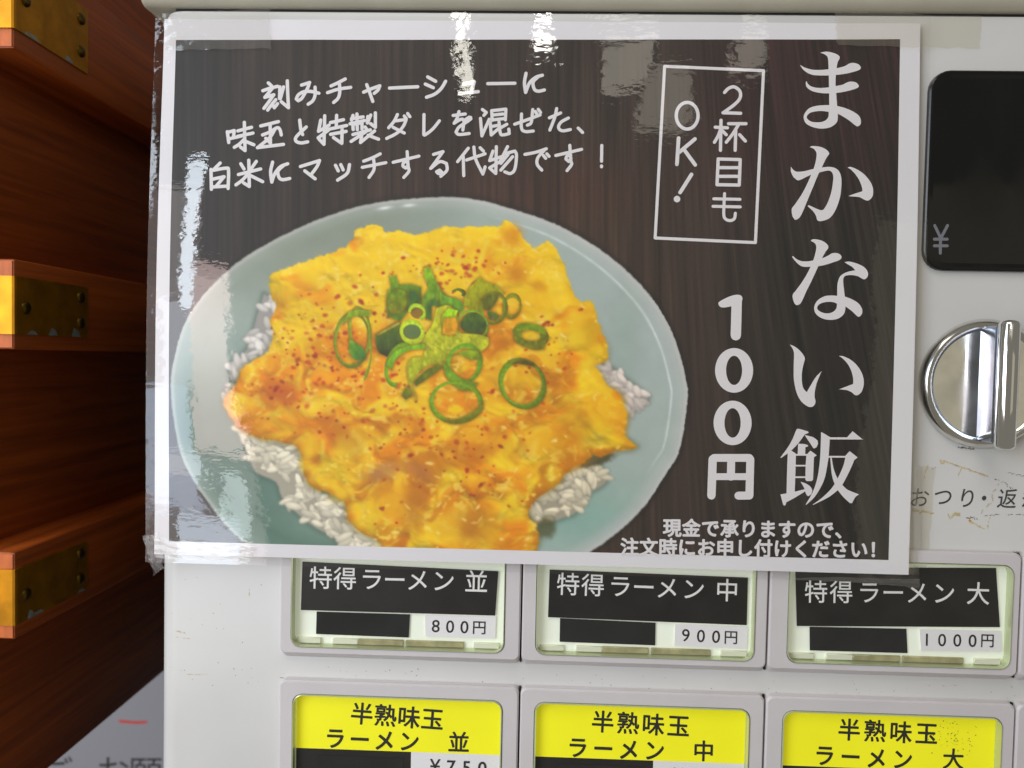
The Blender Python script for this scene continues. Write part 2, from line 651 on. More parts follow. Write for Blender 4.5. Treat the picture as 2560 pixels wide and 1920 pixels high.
# display
DX0, DX1, DZ0, DZ1 = 252.0, 345.0, 170.1, 247.4
L0 = [(x, -.02, z) for x, z in rr(DX0, DX1, DZ0, DZ1, 8)]
L1 = [(x, -1.6, z) for x, z in rr(DX0 + .1, DX1 - .1, DZ0 + .1, DZ1 - .1, 8)]
L2 = [(x, -2.0, z) for x, z in rr(DX0 + .6, DX1 - .6, DZ0 + .6, DZ1 - .6, 7.5)]
L3 = [(x, -1.5, z) for x, z in rr(DX0 + 1.5, DX1 - 1.5, DZ0 + 1.5, DZ1 - 1.5, 6.8)]
v, f = bridge([L0, L1, L2, L3])
disp = mesh('display', v, f, m_blackrim, tm, smooth=True, angle=40)
v, f = bridge([L3, [(x, -1.4, z) for x, z in rr(DX0 + 3, DX1 - 3, DZ0 + 3, DZ1 - 3, 6)]], False, True)
mesh('display_glass', v, f, m_blackgloss, disp)
ink = Ink()
z8 = zmap((1920, 480), 3.456)
for s in ([(1440, 290), (1492, 400)], [(1550, 290), (1492, 400)], [(1490, 400), (1487, 528)], [(1436, 408), (1547, 408)], [(1436, 465), (1547, 465)]):
    ink.stroke(z8(s), 7.6)
ink.build('yen_symbol', lambda uv: on_y(uv, -1.5), .06, m_yen, disp)

# coin return knob: dished chrome disc with a tall central blade
kc = on_y(np.array([2467., 960.]), -2)
KX, KZ, KR = kc[0], kc[2], 24.4
n = 72
rings = [(KR + 1.2, -.02), (KR + .9, -1.2), (KR, -2.6), (KR - .8, -3.3), (KR - 1.8, -3.5), (KR - 2.6, -3.3), (KR - 3.2, -2.9), (KR - 3.4, -2.7), (KR - 3.8, -2.68), (KR - 12, -2.66), (2, -2.64)]
loops = [[(KX + r * math.cos(2 * math.pi * i / n), y, KZ + r * math.sin(2 * math.pi * i / n)) for i in range(n)] for r, y in rings]
v, f = bridge(loops, False, True)
knob = mesh('coin_return_knob', v, f, m_chrome, tm, smooth=True, angle=24)
# web of the blade
HW = 3.1
web = [[(x, y, z) for x, z in rr(KX - hw, KX + hw, KZ - hl, KZ + hl, 1.2, 3)] for y, hw, hl in ((-2.4, HW + .5, 22.8), (-4, HW + .1, 22.6), (-10, HW, 22.4), (-11.5, HW, 22.4))]
v, f = bridge(web, True, True)
mesh('knob_web', v, f, m_chrome_web, knob, smooth=True, angle=35)
# rounded grip bar at the front
loops = []
nn = 20
for z, k in ((-24.6, .15), (-24.4, .55), (-23.8, .85), (-22.8, 1), (22.8, 1), (23.8, .85), (24.4, .55), (24.6, .15)):
    loops.append([(KX + .9 + 3.8 * k * math.cos(2 * math.pi * i / nn), -13.4 + 3.4 * k * math.sin(2 * math.pi * i / nn), KZ + z) for i in range(nn)])
v, f = bridge(loops, True, True)
mesh('grip_bar', v, f, m_chrome_sharp, knob, smooth=True, angle=50)

# lettering under the knob
ink = Ink()
for ch, c in (('お', (2299, 1243.6)), ('つ', (2357.5, 1241)), ('り', (2418, 1244.5)), ('・', (2459.8, 1245)), ('返', (2518, 1246)), ('却', (2578, 1247.5))):
    ink.glyph(ch, c, 53, .02, .004, .12, .95)
ink.build('panel_lettering', surf0, .06, m_ink_grey, tm)

# old glue and scuffs on the panel
z12 = zmap((1920, 960), 3.456)


def ragged(ink, pts, w, amp, step=5.0, keep=1.0):
    """a scuffed, broken line"""
    P = [np.array(p, float) for p in pts]
    for a, b in zip(P[:-1], P[1:]):
        L = np.linalg.norm(b - a)
        k = max(1, int(L / step))
        d = (b - a) / (L + 1e-9)
        nn = np.array((-d[1], d[0]))
        for i in range(k):
            if random.random() > keep:
                continue
            p = a + (b - a) * (i / k) + nn * random.gauss(0, amp)
            q = a + (b - a) * ((i + 1) / k) + nn * random.gauss(0, amp)
            h = w * random.uniform(.35, 1.1) / 2
            ink.add([p + nn * h, q + nn * h * random.uniform(.5, 1), q - nn * h, p - nn * h * random.uniform(.5, 1)], [(0, 1, 2, 3)])


def stuff_ink(name, *a):
    o = ink.build(name, *a)
    o['kind'] = 'stuff'


ink = Ink()
ragged(ink, z12([(1490, 655), (1940, 810)]), 4.5, .8, 4, .9)
ragged(ink, z12([(1485, 650), (1500, 690), (1530, 660)]), 4, .6, 3)
ragged(ink, z12([(1640, 790), (1670, 720)]), 3, .5, 3)
ragged(ink, z12([(1990, 860), (1930, 950), (1940, 1010), (1820, 1130)]), 3.2, 1, 5, .7)
ragged(ink, z12([(1380, 700), (1340, 830)]), 4, 1, 4, .8)
ragged(ink, z12([(1220, 1080), (1400, 1110), (1580, 1140), (1660, 1130)]), 9, 3, 8, .55)
ragged(ink, z12([(1740, 1190), (1870, 1250)]), 5, 1.5, 5, .8)
ragged(ink, z12([(1920, 1150), (1890, 1250)]), 4, 1, 5, .7)
stuff_ink('glue_residue', surf0, .05, m_glue, tm)
ink = Ink()
ragged(ink, z12([(1735, 1175), (1775, 1205)]), 6, 1, 4)
ink.build('glue_residue_amber', surf0, .07, m_glue_amber, tm)
ink = Ink()
ragged(ink, z12([(1925, 820), (1990, 825), (2050, 860), (2110, 905)]), 2.2, 2.2, 3, .7)
ragged(ink, z12([(1700, 1165), (1760, 1150), (1810, 1170)]), 2.4, 1.6, 3, .8)
ragged(ink, z12([(1870, 1135), (2000, 1125), (2210, 1125)]), 1.6, 1.2, 4, .55)
ragged(ink, z12([(1640, 545), (1790, 560)]), 3.4, 1.8, 3, .8)
ragged(ink, z12([(1415, 735), (1460, 710)]), 1.6, .8, 3, .7)
ragged(ink, z12([(2070, 765), (2210, 795)]), 1.6, 1.5, 4, .5)
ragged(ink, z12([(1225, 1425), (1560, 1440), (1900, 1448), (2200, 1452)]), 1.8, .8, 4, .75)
stuff_ink('grime_marks', surf0, .08, m_grime_shade, tm)
# faint marks on the lower left of the panel
ink = Ink()
z13 = zmap((0, 1440), 3.456)
ragged(ink, z13([(1520, 475), (1600, 490)]), 4, 1, 4, .8)
ragged(ink, z13([(1600, 850), (1680, 850), (1820, 845)]), 1.8, .8, 4, .6)
ragged(ink, z13([(1640, 375), (1820, 375)]), 1.6, .8, 5, .5)
ragged(ink, z13([(2150, 110), (2150, 170)]), 3, .8, 4, .8)
ragged(ink, z13([(1520, 530), (1640, 540)]), 1.6, 1.0, 5, .45)
stuff_ink('glue_residue_low', surf0, .05, m_glue, tm)
ink = Ink()
for i in range(150):
    u = random.uniform(420, 2540)
    vv = random.choice([random.uniform(1440, 1620), random.uniform(1655, 1700), random.uniform(1660, 1720)])
    if u > 690 and vv < 1640:
        continue
    ink.disc((u, vv + (max(0, u - 700)) * .033), random.uniform(.5, 1.3), 5)
stuff_ink('dirt_specks', surf0, .05, m_grime_shade, tm)
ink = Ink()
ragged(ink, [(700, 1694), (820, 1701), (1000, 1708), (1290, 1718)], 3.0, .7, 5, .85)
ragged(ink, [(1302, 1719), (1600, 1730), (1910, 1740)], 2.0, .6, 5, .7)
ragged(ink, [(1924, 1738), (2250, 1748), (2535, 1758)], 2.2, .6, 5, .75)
stuff_ink('gap_shade_grime_low', surf0, .06, m_grime_shade, tm)  # dark strokes paint the gap shade, with dirt, above the lower buttons
ink = Ink()
ink.disc((1055, 1707), 3.2, 7)
ink.disc((1061, 1709), 2.0, 6)
ink.build('rust_spot', surf0, .2, m_rust, tm)

# ------------------------------------------------------------------ order buttons
P98 = 98.0
BY = -4.0
Z1T, Z1B = 59.9, 11.1
Z2T, Z2B = -.1, -48.9


def plane_surf(y):
    return lambda uv: on_y(uv, y)


def rect_ink(ink, quad):
    ink.add(quad, [(0, 1, 2, 3)])


def order_button(i, zt, zb, wx0, wx1, wz0, wz1, label_part):
    x0, x1 = i * P98 + .35, (i + 1) * P98 - .35
    k = 5
    ch = 2.6                                      # sloping lower edge
    A = [(x, -.02, z) for x, z in rr(x0, x1, zb - ch, zt, 2.4, k)]
    B = [(x, BY + .9, z) for x, z in rr(x0, x1, zb - .25, zt, 2.4, k)]
    C = [(x, BY, z) for x, z in rr(x0 + .6, x1 - .6, zb + .5, zt - .6, 2.2, k)]
    D = [(x, BY, z) for x, z in rr(wx0 - .1, wx1 + .1, wz0 - .1, wz1 + .1, 4.2, k)]
    E_ = [(x, BY + .5, z) for x, z in rr(wx0, wx1, wz0, wz1, 4.1, k)]
    v, f = bridge([A, B, C, D, E_])
    fr = mesh('order_button', v, f, m_button, tm, smooth=True, angle=28)
    if label_part:
        fr['label'] = label_part
    # inner wall of the clear cover and its lit back plate
    W1 = [(x, BY - .5, z) for x, z in rr(wx0 + .25, wx1 - .25, wz0 + .25, wz1 - .25, 4, k)]
    W0 = [(x, BY + .45, z) for x, z in rr(wx0 + .1, wx1 - .1, wz0 + .1, wz1 - .1, 4, k)]
    W1b = [(x, BY - .55, z) for x, z in rr(wx0 + .55, wx1 - .55, wz0 + .55, wz1 - .55, 3.8, k)]
    W2 = [(x, -.3, z) for x, z in rr(wx0 + .6, wx1 - .6, wz0 + .6, wz1 - .6, 3.7, k)]
    v, f = bridge([W0, W1, W1b, W2])
    mesh('cover_edge', v, f, m_wall_rim, fr, smooth=True, angle=30)
    v, f = bridge([[(p[0], -.31, p[2]) for p in W2]], False, True)
    mesh('back_plate', v, f, m_diffuser, fr)
    v, f = bridge([[(p[0], BY - .5, p[2]) for p in W1b]], False, True)
    mesh('clear_cover', v, f, m_cover, fr)
    return fr


def quad_mm(x0, x1, z0, z1, y, tilt=0.0):
    """rectangle on plane y with a slight in-plane turn (radians)"""
    cx, cz = (x0 + x1) / 2, (z0 + z1) / 2
    out = []
    for x, z in ((x0, z0), (x1, z0), (x1, z1), (x0, z1)):
        dx, dz = x - cx, z - cz
        out.append((cx + dx * math.cos(tilt) - dz * math.sin(tilt), y, cz + dx * math.sin(tilt) + dz * math.cos(tilt)))
    return out


def sheet_px(name, quad, y, mat, parent, thick=.12):
    """flat sheet with thickness whose corners are given in photo pixels (tl, tr, br, bl) on plane y"""
    P = on_y(np.array(quad, float), y)
    B = P.copy()
    B[:, 1] += thick
    V = [tuple(p) for p in P] + [tuple(p) for p in B]
    F = [(0, 3, 2, 1), (0, 1, 5, 4), (1, 2, 6, 5), (2, 3, 7, 6), (3, 0, 4, 7)]
    return mesh(name, V, F, mat, parent)


LY = -1.0          # plane of the labels behind the covers
# row of black labels: window pixel boxes (left, right, bottom-left v, bottom-right v)
row1 = [
    dict(i=0, win=(727, 1262), suf='並', lab=[(756, 1404), (1246, 1428), (1238, 1539), (752, 1525)],
         t0=(802, 1444), t1=(1191, 1453.5), plate=[(791.5, 1529), (1025, 1536), (1022, 1594), (790, 1585)],
         price=[(1062, 1537), (1240, 1541), (1238, 1597), (1064, 1591)], num='800', p0=(1089.5, 1563.5), p1=(1161, 1566), en=(1198, 1568)),
    dict(i=1, win=(1339, 1888), suf='中', lab=[(1374, 1424), (1870, 1444), (1867, 1563), (1370, 1543)],
         t0=(1420.5, 1460), t1=(1817.5, 1475), plate=[(1400, 1545.5), (1639, 1557), (1638, 1613.5), (1399, 1604.5)],
         price=[(1688, 1561), (1869, 1566), (1867, 1623), (1686, 1614)], num='900', p0=(1714.5, 1586.5), p1=(1790, 1590), en=(1827, 1592.5)),
    dict(i=2, win=(1969, 2530), suf='大', lab=[(1988, 1418), (2490, 1420), (2500, 1568), (1992, 1565)],
         t0=(2040, 1479), t1=(2445, 1483), plate=[(2024, 1567), (2266, 1572), (2269, 1633), (2024.5, 1626)],
         price=[(2299, 1573), (2502, 1577), (2505, 1629), (2303, 1627)], num='1000', p0=(2317, 1597.5), p1=(2431, 1600), en=(2468, 1600.5)),
]


def rel(u, vv, y=BY):
    return on_y(np.array([float(u), float(vv)]), y)


WX0, WX1 = 5.2, 91.2                # window inside each button
for d in row1:
    i = d['i']
    x0 = i * P98
    wx0, wx1 = rel(d['win'][0], 1560)[0], rel(d['win'][1], 1560)[0]
    fr = order_button(i, Z1T, Z1B, wx0, wx1, Z1B + 2.7, Z1T - 4.6, 'order button with black label and ' + d['num'] + ' yen price')
    lb = sheet_px('name_label', d['lab'], LY - .3, m_label_black, fr)
    ink = Ink()
    txt = '特得ラーメン'
    for q, ch in enumerate(txt):
        xs = [0, .156, .327, .476, .624, .788]
        t = xs[q]
        c = (d['t0'][0] + (d['t1'][0] - d['t0'][0]) * t, d['t0'][1] + (d['t1'][1] - d['t0'][1]) * t)
        ink.glyph(ch, c, 60, math.atan2(d['t1'][1] - d['t0'][1], d['t1'][0] - d['t0'][0]), .006)
    ink.glyph(d['suf'], d['t1'], 60, .03, .006)
    ink.build('label_lettering', plane_surf(LY - .3), .04, m_label_text, fr)
    sheet_px('sold_out_plate', d['plate'], LY, m_dark_plate, fr)
    sheet_px('price_label', d['price'], LY - .1, m_price_paper, fr)
    ink = Ink()
    ink.line(d['num'], d['p0'], d['p1'], 44, .006)
    ink.glyph('円', d['en'], 37, .03, .008)
    ink.build('price_lettering', plane_surf(LY - .1), .05, m_black_ink, fr)
    # slots along the lower edge of the cover
    zs0, zs1 = Z1B + 3.5, Z1B + 5.9
    w = wx1 - wx0
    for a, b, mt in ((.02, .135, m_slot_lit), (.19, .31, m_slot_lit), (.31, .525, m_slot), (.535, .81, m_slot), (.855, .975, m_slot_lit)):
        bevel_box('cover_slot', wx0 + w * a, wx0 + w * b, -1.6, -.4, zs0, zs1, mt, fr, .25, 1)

row2 = [
    dict(i=0, win=(730, 1256), suf='並', a=(905, 1784), b=(1081, 1797), c=(838, 1845), e=(1023, 1853), s=(1147, 1855), v0=1732),
    dict(i=1, win=(1335, 1875), suf='中', a=(1507, 1804), b=(1696, 1814), c=(1444, 1868), e=(1636, 1876), s=(1759, 1877), v0=1755),
    dict(i=2, win=(1956, 2507), suf='大', a=(2123, 1824), b=(2316, 1833), c=(2061, 1888), e=(2256, 1898), s=(2383, 1897), v0=1777),
]
for d in row2:
    i = d['i']
    wx0, wx1 = rel(d['win'][0], 1800)[0], rel(d['win'][1], 1800)[0]
    wz1 = Z2T - 5.2
    fr = order_button(i, Z2T, Z2B, wx0, wx1, Z2B + 2.7, wz1, 'order button with yellow label ending in ' + d['suf'])
    # yellow upper half of the label, dark and white lower half
    zy = -29.2
    V = quad_mm(wx0 + .9, wx1 - .9, zy, wz1 - .8, LY)
    mesh('name_label', V, [(0, 1, 2, 3)], m_yellow, fr)
    V = quad_mm(wx0 + .9, wx0 + (wx1 - wx0) * .565, -44, zy - .02, LY - .02)
    mesh('label_dark_field', V, [(0, 1, 2, 3)], m_label_black, fr)
    V = quad_mm(wx0 + (wx1 - wx0) * .565 + .02, wx1 - .9, -44, zy - .02, LY - .02)
    mesh('label_price_field', V, [(0, 1, 2, 3)], m_price_paper, fr)
    V = quad_mm(wx0 + 9.5, wx0 + (wx1 - wx0) * .53, -44, zy - 2.6, LY - .15)
    mesh('sold_out_plate', V, [(0, 1, 2, 3)], m_dark_plate, fr)
    ink = Ink()
    ink.line('半熟味玉', d['a'], d['b'], 58, .019, 0, 1.0)
    ink.line('ラーメン', d['c'], d['e'], 56, .024, 0, .95)
    ink.glyph(d['suf'], d['s'], 55, .03, .019)
    px = proj(np.array([[wx0 + (wx1 - wx0) * .80, LY, -34.4]]))[0]
    ink.line('¥750', (px[0] - 62, px[1] - 2), (px[0] + 56, px[1] + 3), 46, .012)
    ink.build('label_lettering', plane_surf(LY), .05, m_black_ink, fr)

    if i == 2:
        ink = Ink()
        for q in range(70):
            ink.disc((random.gauss(2385, 26), random.gauss(1840, 22)), random.uniform(.6, 1.6), 5)
        o = ink.build('label_specks', plane_surf(LY), .2, m_grime_shade, fr)
        o['kind'] = 'stuff'

# slivers of the fourth column
order_button(3, Z1T, Z1B, 299.5, 385, Z1B + 2.7, Z1T - 4.6, None)
order_button(3, Z2T, Z2B, 299.5, 385, Z2B + 2.7, Z2T - 5.2, None)
# dark seams between the buttons
for i in (1, 2, 3):
    for zb, zt in ((Z1B - 1.6, Z1T - .5), (Z2B, Z2T - .5)):
        v, f = box_vf(i * P98 - .34, i * P98 + .34, -1.0, -.03, zb, zt)
        mesh('button_seam', v, f, m_seam, tm)

# ================================================================== laminated poster
C_TL = on_y(np.array([411., 47.]), -3.0)
C_TR = on_y(np.array([2300.5, 59.]), -2.0)
C_BR = on_y(np.array([2271.6, 1437.]), -6.6)
C_BL = on_y(np.array([386., 1385.]), -7.0)
PW, PH = 297.0, 210.0
_ph = rng.uniform(0, 6.28, 12)


def poster_st(st):
    """paper coordinates in mm from the upper left corner -> world mm"""
    st = np.asarray(st, float)
    s, t = st[..., 0] / PW, st[..., 1] / PH
    s_, t_ = s[..., None], t[..., None]
    P = (1 - s_) * (1 - t_) * C_TL + s_ * (1 - t_) * C_TR + s_ * t_ * C_BR + (1 - s_) * t_ * C_BL
    tt = np.clip(t, 0, 1)
    bow = np.sin(math.pi * tt)
    b = 2.6 * np.exp(-(np.maximum(s + .01, 0) * PW / 55.) ** 2) * bow ** 1.4       # left edge lifts off
    b = b + 1.2 * bow * np.sin(math.pi * np.clip(s, 0, 1)) * .8
    b = b + 1.6 * np.exp(-((1 - s) * PW / 40.) ** 2) * bow * (1 - tt * .6)
    X, Z = st[..., 0], st[..., 1]
    b = b + .10 * np.sin(X / 13. + _ph[0] + Z / 37.) * np.sin(Z / 29. + _ph[1]) * np.exp(-Z / 90.)
    b = b + .05 * np.sin(X / 7.3 + _ph[2]) * np.sin(Z / 11. + _ph[3]) * np.exp(-Z / 60.)
    P = P.copy()
    P[..., 1] -= b
    return P


def poster_surf(uv):
    """photo pixels -> points on the poster"""
    uv = np.asarray(uv, float)
    st = np.stack([(uv[..., 0] - 400) / 1885 * PW, (uv[..., 1] - 52) / 1355 * PH], -1)
    for _ in range(7):
        p0 = proj(poster_st(st))
        h = .05
        ds = (proj(poster_st(st + np.array([h, 0]))) - p0) / h
        dt = (proj(poster_st(st + np.array([0, h]))) - p0) / h
        r = uv - p0
        det = ds[..., 0] * dt[..., 1] - ds[..., 1] * dt[..., 0]
        st = st + np.stack([(r[..., 0] * dt[..., 1] - r[..., 1] * dt[..., 0]) / det,
                            (ds[..., 0] * r[..., 1] - ds[..., 1] * r[..., 0]) / det], -1)
    return poster_st(st)


def grid_sheet(name, S, T, lift, mat, parent, fn=poster_st, smooth=True):
    ss, tt = np.meshgrid(S, T)
    P = fn(np.stack([ss, tt], -1)).reshape(-1, 3).copy()
    P[:, 1] -= lift
    w, h = len(S), len(T)
    idx = np.arange(w * h).reshape(h, w)
    F = np.stack([idx[:-1, :-1], idx[1:, :-1], idx[1:, 1:], idx[:-1, 1:]], -1).reshape(-1, 4)
    b = ROOT_OF[parent]
    V = (P - b) * .001
    me = bpy.data.meshes.new(name)
    me.vertices.add(len(V))
    me.vertices.foreach_set('co', V.astype(np.float32).ravel())
    me.loops.add(F.size)
    me.loops.foreach_set('vertex_index', F.astype(np.int32).ravel())
    me.polygons.add(len(F))
    me.polygons.foreach_set('loop_start', np.arange(0, F.size, 4, dtype=np.int32))
    me.polygons.foreach_set('use_smooth', np.full(len(F), smooth))
    me.update(calc_edges=True)
    me.validate()
    me.materials.append(mat)
    o = bpy.data.objects.new(name, me)
    col.objects.link(o)
    o.parent = parent
    ROOT_OF[o] = b
    return o, P


poster = thing('laminated_poster', (100, -3, 50), 'laminated menu poster of egg rice in a celadon bowl taped over the machine front', 'poster')
paper, _ = grid_sheet('paper', np.linspace(0, PW, 90), np.linspace(0, PH, 64), 0.0, m_paper, poster)

# ---- the printed picture, painted point by point into a colour attribute
NU, NV = 1040, 730
pc = np.array([[440, 100], [2250, 98], [2221, 1400], [422.5, 1353]], float)     # print corners in the photo


def st_of(uv):
    uv = np.asarray(uv, float)
    st = np.stack([(uv[..., 0] - 400) / 1885 * PW, (uv[..., 1] - 52) / 1355 * PH], -1)
    for _ in range(8):
        p0 = proj(poster_st(st))
        h = .05
        ds = (proj(poster_st(st + np.array([h, 0]))) - p0) / h
        dt = (proj(poster_st(st + np.array([0, h]))) - p0) / h
        r = uv - p0
        det = ds[..., 0] * dt[..., 1] - ds[..., 1] * dt[..., 0]
        st = st + np.stack([(r[..., 0] * dt[..., 1] - r[..., 1] * dt[..., 0]) / det,
                            (ds[..., 0] * r[..., 1] - ds[..., 1] * r[..., 0]) / det], -1)
    return st


qs = st_of(pc)


def print_st(ab):
    a, b = ab[..., 0:1], ab[..., 1:2]
    st = (1 - a) * (1 - b) * qs[0] + a * (1 - b) * qs[1] + a * b * qs[2] + (1 - a) * b * qs[3]
    return poster_st(st)


m_print, n_, l_ = new_mat('printed_picture')
o_ = n_.new('ShaderNodeOutputMaterial')
b_ = n_.new('ShaderNodeBsdfPrincipled')
b_.inputs['Roughness'].default_value = .55
a_ = n_.new('ShaderNodeAttribute')
a_.attribute_name = 'print'
l_.new(a_.outputs['Color'], b_.inputs['Base Color'])
l_.new(b_.outputs[0], o_.inputs[0])
picture, PP = grid_sheet('printed_picture', np.linspace(0, 1, NU), np.linspace(0, 1, NV), .06, m_print, poster, fn=print_st)
UV = proj(PP).reshape(NV, NU, 2)
U, V_ = UV[..., 0], UV[..., 1]

# noise ---------------------------------------------------------------
_tab = rng.rand(256, 256).astype(np.float32)


def vnoise(x, y):
    xi, yi = np.floor(x).astype(int), np.floor(y).astype(int)
    fx, fy = x - xi, y - yi
    fx, fy = fx * fx * (3 - 2 * fx), fy * fy * (3 - 2 * fy)
    a = _tab[yi % 256, xi % 256]; b = _tab[yi % 256, (xi + 1) % 256]
    c = _tab[(yi + 1) % 256, xi % 256]; d = _tab[(yi + 1) % 256, (xi + 1) % 256]
    return (a * (1 - fx) + b * fx) * (1 - fy) + (c * (1 - fx) + d * fx) * fy


def fbm(x, y, o=4, g=.5):
    r, a, tot = 0, 1, 0
    for i in range(o):
        r = r + a * vnoise(x * 2 ** i + 17.3 * i, y * 2 ** i + 9.1 * i)
        tot += a
        a *= g
    return r / tot


def sstep(a, b, x):
    t = np.clip((x - a) / (b - a), 0, 1)
    return t * t * (3 - 2 * t)


def C3(*c):
    return np.array(c, float)


def lerp(a, b, t):
    return a + (b - a) * t[..., None]


def poly_sd(P, sub):
    """signed distance (negative inside) to polygon P, computed in a sub window"""
    P = np.array(P)
    u, v = U[sub], V_[sub]
    d2 = np.full(u.shape, 1e12)
    ins = np.zeros(u.shape, bool)
    for i in range(len(P)):
        a, b = P[i], P[(i + 1) % len(P)]
        e = b - a
        L = e @ e + 1e-9
        t = np.clip(((u - a[0]) * e[0] + (v - a[1]) * e[1]) / L, 0, 1)
        d2 = np.minimum(d2, (u - a[0] - t * e[0]) ** 2 + (v - a[1] - t * e[1]) ** 2)
        cnd = ((a[1] > v) != (b[1] > v))
        ins ^= cnd & (u < (b[0] - a[0]) * (v - a[1]) / (b[1] - a[1] + 1e-12) + a[0])
    d = np.sqrt(d2)
    return np.where(ins, -d, d)


def window(x0, x1, y0, y1):
    """slice of the canvas that covers a pixel box"""
    mu = U.mean(0); mv = V_.mean(1)
    i0, i1 = np.searchsorted(mu, x0 - 30), np.searchsorted(mu, x1 + 30)
    j0, j1 = np.searchsorted(mv, y0 - 60), np.searchsorted(mv, y1 + 60)
    return (slice(max(0, j0), min(NV, j1)), slice(max(0, i0), min(NU, i1)))


def bbox(P, pad=6):
    P = np.array(P)
    return window(P[:, 0].min() - pad, P[:, 0].max() + pad, P[:, 1].min() - pad, P[:, 1].max() + pad)


IMG = np.zeros((NV, NU, 3))
# dark charred boards ---------------------------------------------------
slant = .17 * sstep(1500, 2250, U)
A = U - slant * (V_ - 100)
st1 = fbm(A / 5.5, V_ / 260, 3)
st2 = fbm(A / 19., V_ / 700 + 5, 3)
st3 = fbm(A / 90., V_ / 500 + 9, 2)
bg = np.zeros((NV, NU, 3)) + C3(64, 53, 49)
bg = lerp(bg, C3(44, 41, 42), 1 - sstep(420, 760, U))
bg = lerp(bg, C3(78, 63, 54), sstep(750, 1000, U) * (1 - sstep(1500, 1750, U)) * sstep(250, 520, V_) * .9)
bg = lerp(bg, C3(46, 43, 41), sstep(1650, 2100, U) * sstep(300, 700, V_))
bg = lerp(bg, C3(62, 38, 42), sstep(1650, 1950, U) * (1 - sstep(300, 640, V_)) * .8)
bg = lerp(bg, C3(84, 50, 44), np.exp(-((U - 1350) / 260) ** 2 - ((V_ - 470) / 80) ** 2) * .5)
k = (.62 + .5 * st2 + .52 * (st1 - .5) + .5 * (st3 - .5))
k = k * (1 + .28 * sstep(1800, 2200, U) * (st1 - .5) * 2)
bg = bg * k[..., None]
crack = np.exp(-((A - 1905) / 7.) ** 2) + .6 * np.exp(-((A - 1395) / 4.) ** 2) + .7 * np.exp(-((A - 2035) / 4.) ** 2) + .5 * np.exp(-((A - 980) / 4) ** 2)
bg = bg * (1 - .45 * np.clip(crack, 0, 1))[..., None]
bg = bg + (rng.rand(NV, NU, 1) - .5) * 7
IMG[:] = bg * C3(1.05, .985, .93)
FOOD = np.zeros((NV, NU))

# bowl --------------------------------------------------------------------
bowl = catmull([(1075, 493), (1180, 497), (1280, 522), (1404, 567), (1526, 642), (1627, 740), (1685, 842), (1714, 943), (1719, 1000), (1700, 1122),
                (1668, 1180), (1598, 1281), (1482, 1377), (1330, 1450), (1150, 1490), (960, 1490), (780, 1445), (608, 1356), (521, 1258), (469, 1177),
                (443, 1105), (427, 989), (434, 900), (474, 784), (581, 665), (740, 572), (910, 512)], True, 5, 170)
sub = bbox(bowl)
sd = poly_sd(bowl, sub)
u, vv = U[sub], V_[sub]
bc = np.zeros(u.shape + (3,)) + C3(166, 180, 172)
bc = lerp(bc, C3(138, 147, 132), (1 - sstep(900, 1350, u)) * (1 - sstep(600, 900, vv)))
bc = lerp(bc, C3(82, 114, 100), (1 - sstep(560, 1000, u)) * sstep(760, 1100, vv))
bc = lerp(bc, C3(84, 118, 100), np.exp(-((u - 800) / 260) ** 2 - ((vv - 1390) / 70) ** 2) * .8)
bc = lerp(bc, C3(136, 172, 158), np.exp(-((u - 1440) / 160) ** 2 - ((vv - 1290) / 90) ** 2) * .9)
bc = lerp(bc, C3(176, 187, 182), sstep(1350, 1650, u) * (1 - sstep(900, 1150, vv)) * .7)
bc = lerp(bc, C3(150, 168, 158), np.exp(-((u - 1560) / 60) ** 2 - ((vv - 860) / 200) ** 2) * .6)
rim = sstep(-46, -6, sd)
bc = lerp(bc, C3(186, 190, 186), rim * (.25 + .55 * sstep(700, 1500, u)))
edge = np.exp(-((sd + 5) / 5) ** 2)
bc = lerp(bc, C3(205, 200, 196), edge * .45)
hl = np.exp(-((sd + 33 + 8 * sstep(1300, 1700, u)) / 3.2) ** 2) * sstep(1180, 1420, u) * (1 - sstep(1080, 1200, vv)) * (.45 + .55 * fbm(u / 18, vv / 18, 2))
bc = lerp(bc, C3(226, 232, 228), hl * .85)
hl2 = np.exp(-((sd + 17) / 4.) ** 2) * (np.exp(-((u - 962) / 18) ** 2) + np.exp(-((u - 1022) / 16) ** 2))
bc = lerp(bc, C3(235, 238, 235), np.clip(hl2, 0, 1) * .9)
bc = lerp(bc, C3(70, 98, 90), np.exp(-((sd + 62) / 10) ** 2) * (1 - sstep(700, 900, u)) * sstep(900, 1100, vv) * .25)
bc = bc * (1 + .05 * (fbm(u / 40, vv / 40, 3) - .5))[..., None] + (rng.rand(*u.shape, 1) - .5) * 4
m = 1 - sstep(-2., 2., sd + (fbm(u / 7, vv / 7, 2) - .5) * 3)
IMG[sub] = lerp(IMG[sub], np.zeros_like(bc) + C3(30, 26, 24), np.exp(-(np.maximum(sd, 0) / 10) ** 2) * .5)
IMG[sub] = IMG[sub] * (1 - m[..., None]) + bc * m[..., None]
FOOD[sub] = m


def ell(c, r, rot=0., sub=None):
    u, v = U[sub] - c[0], V_[sub] - c[1]
    cr, sr = math.cos(rot), math.sin(rot)
    a, b = (u * cr + v * sr) / r[0], (-u * sr + v * cr) / r[1]
    return np.sqrt(a * a + b * b), a, b


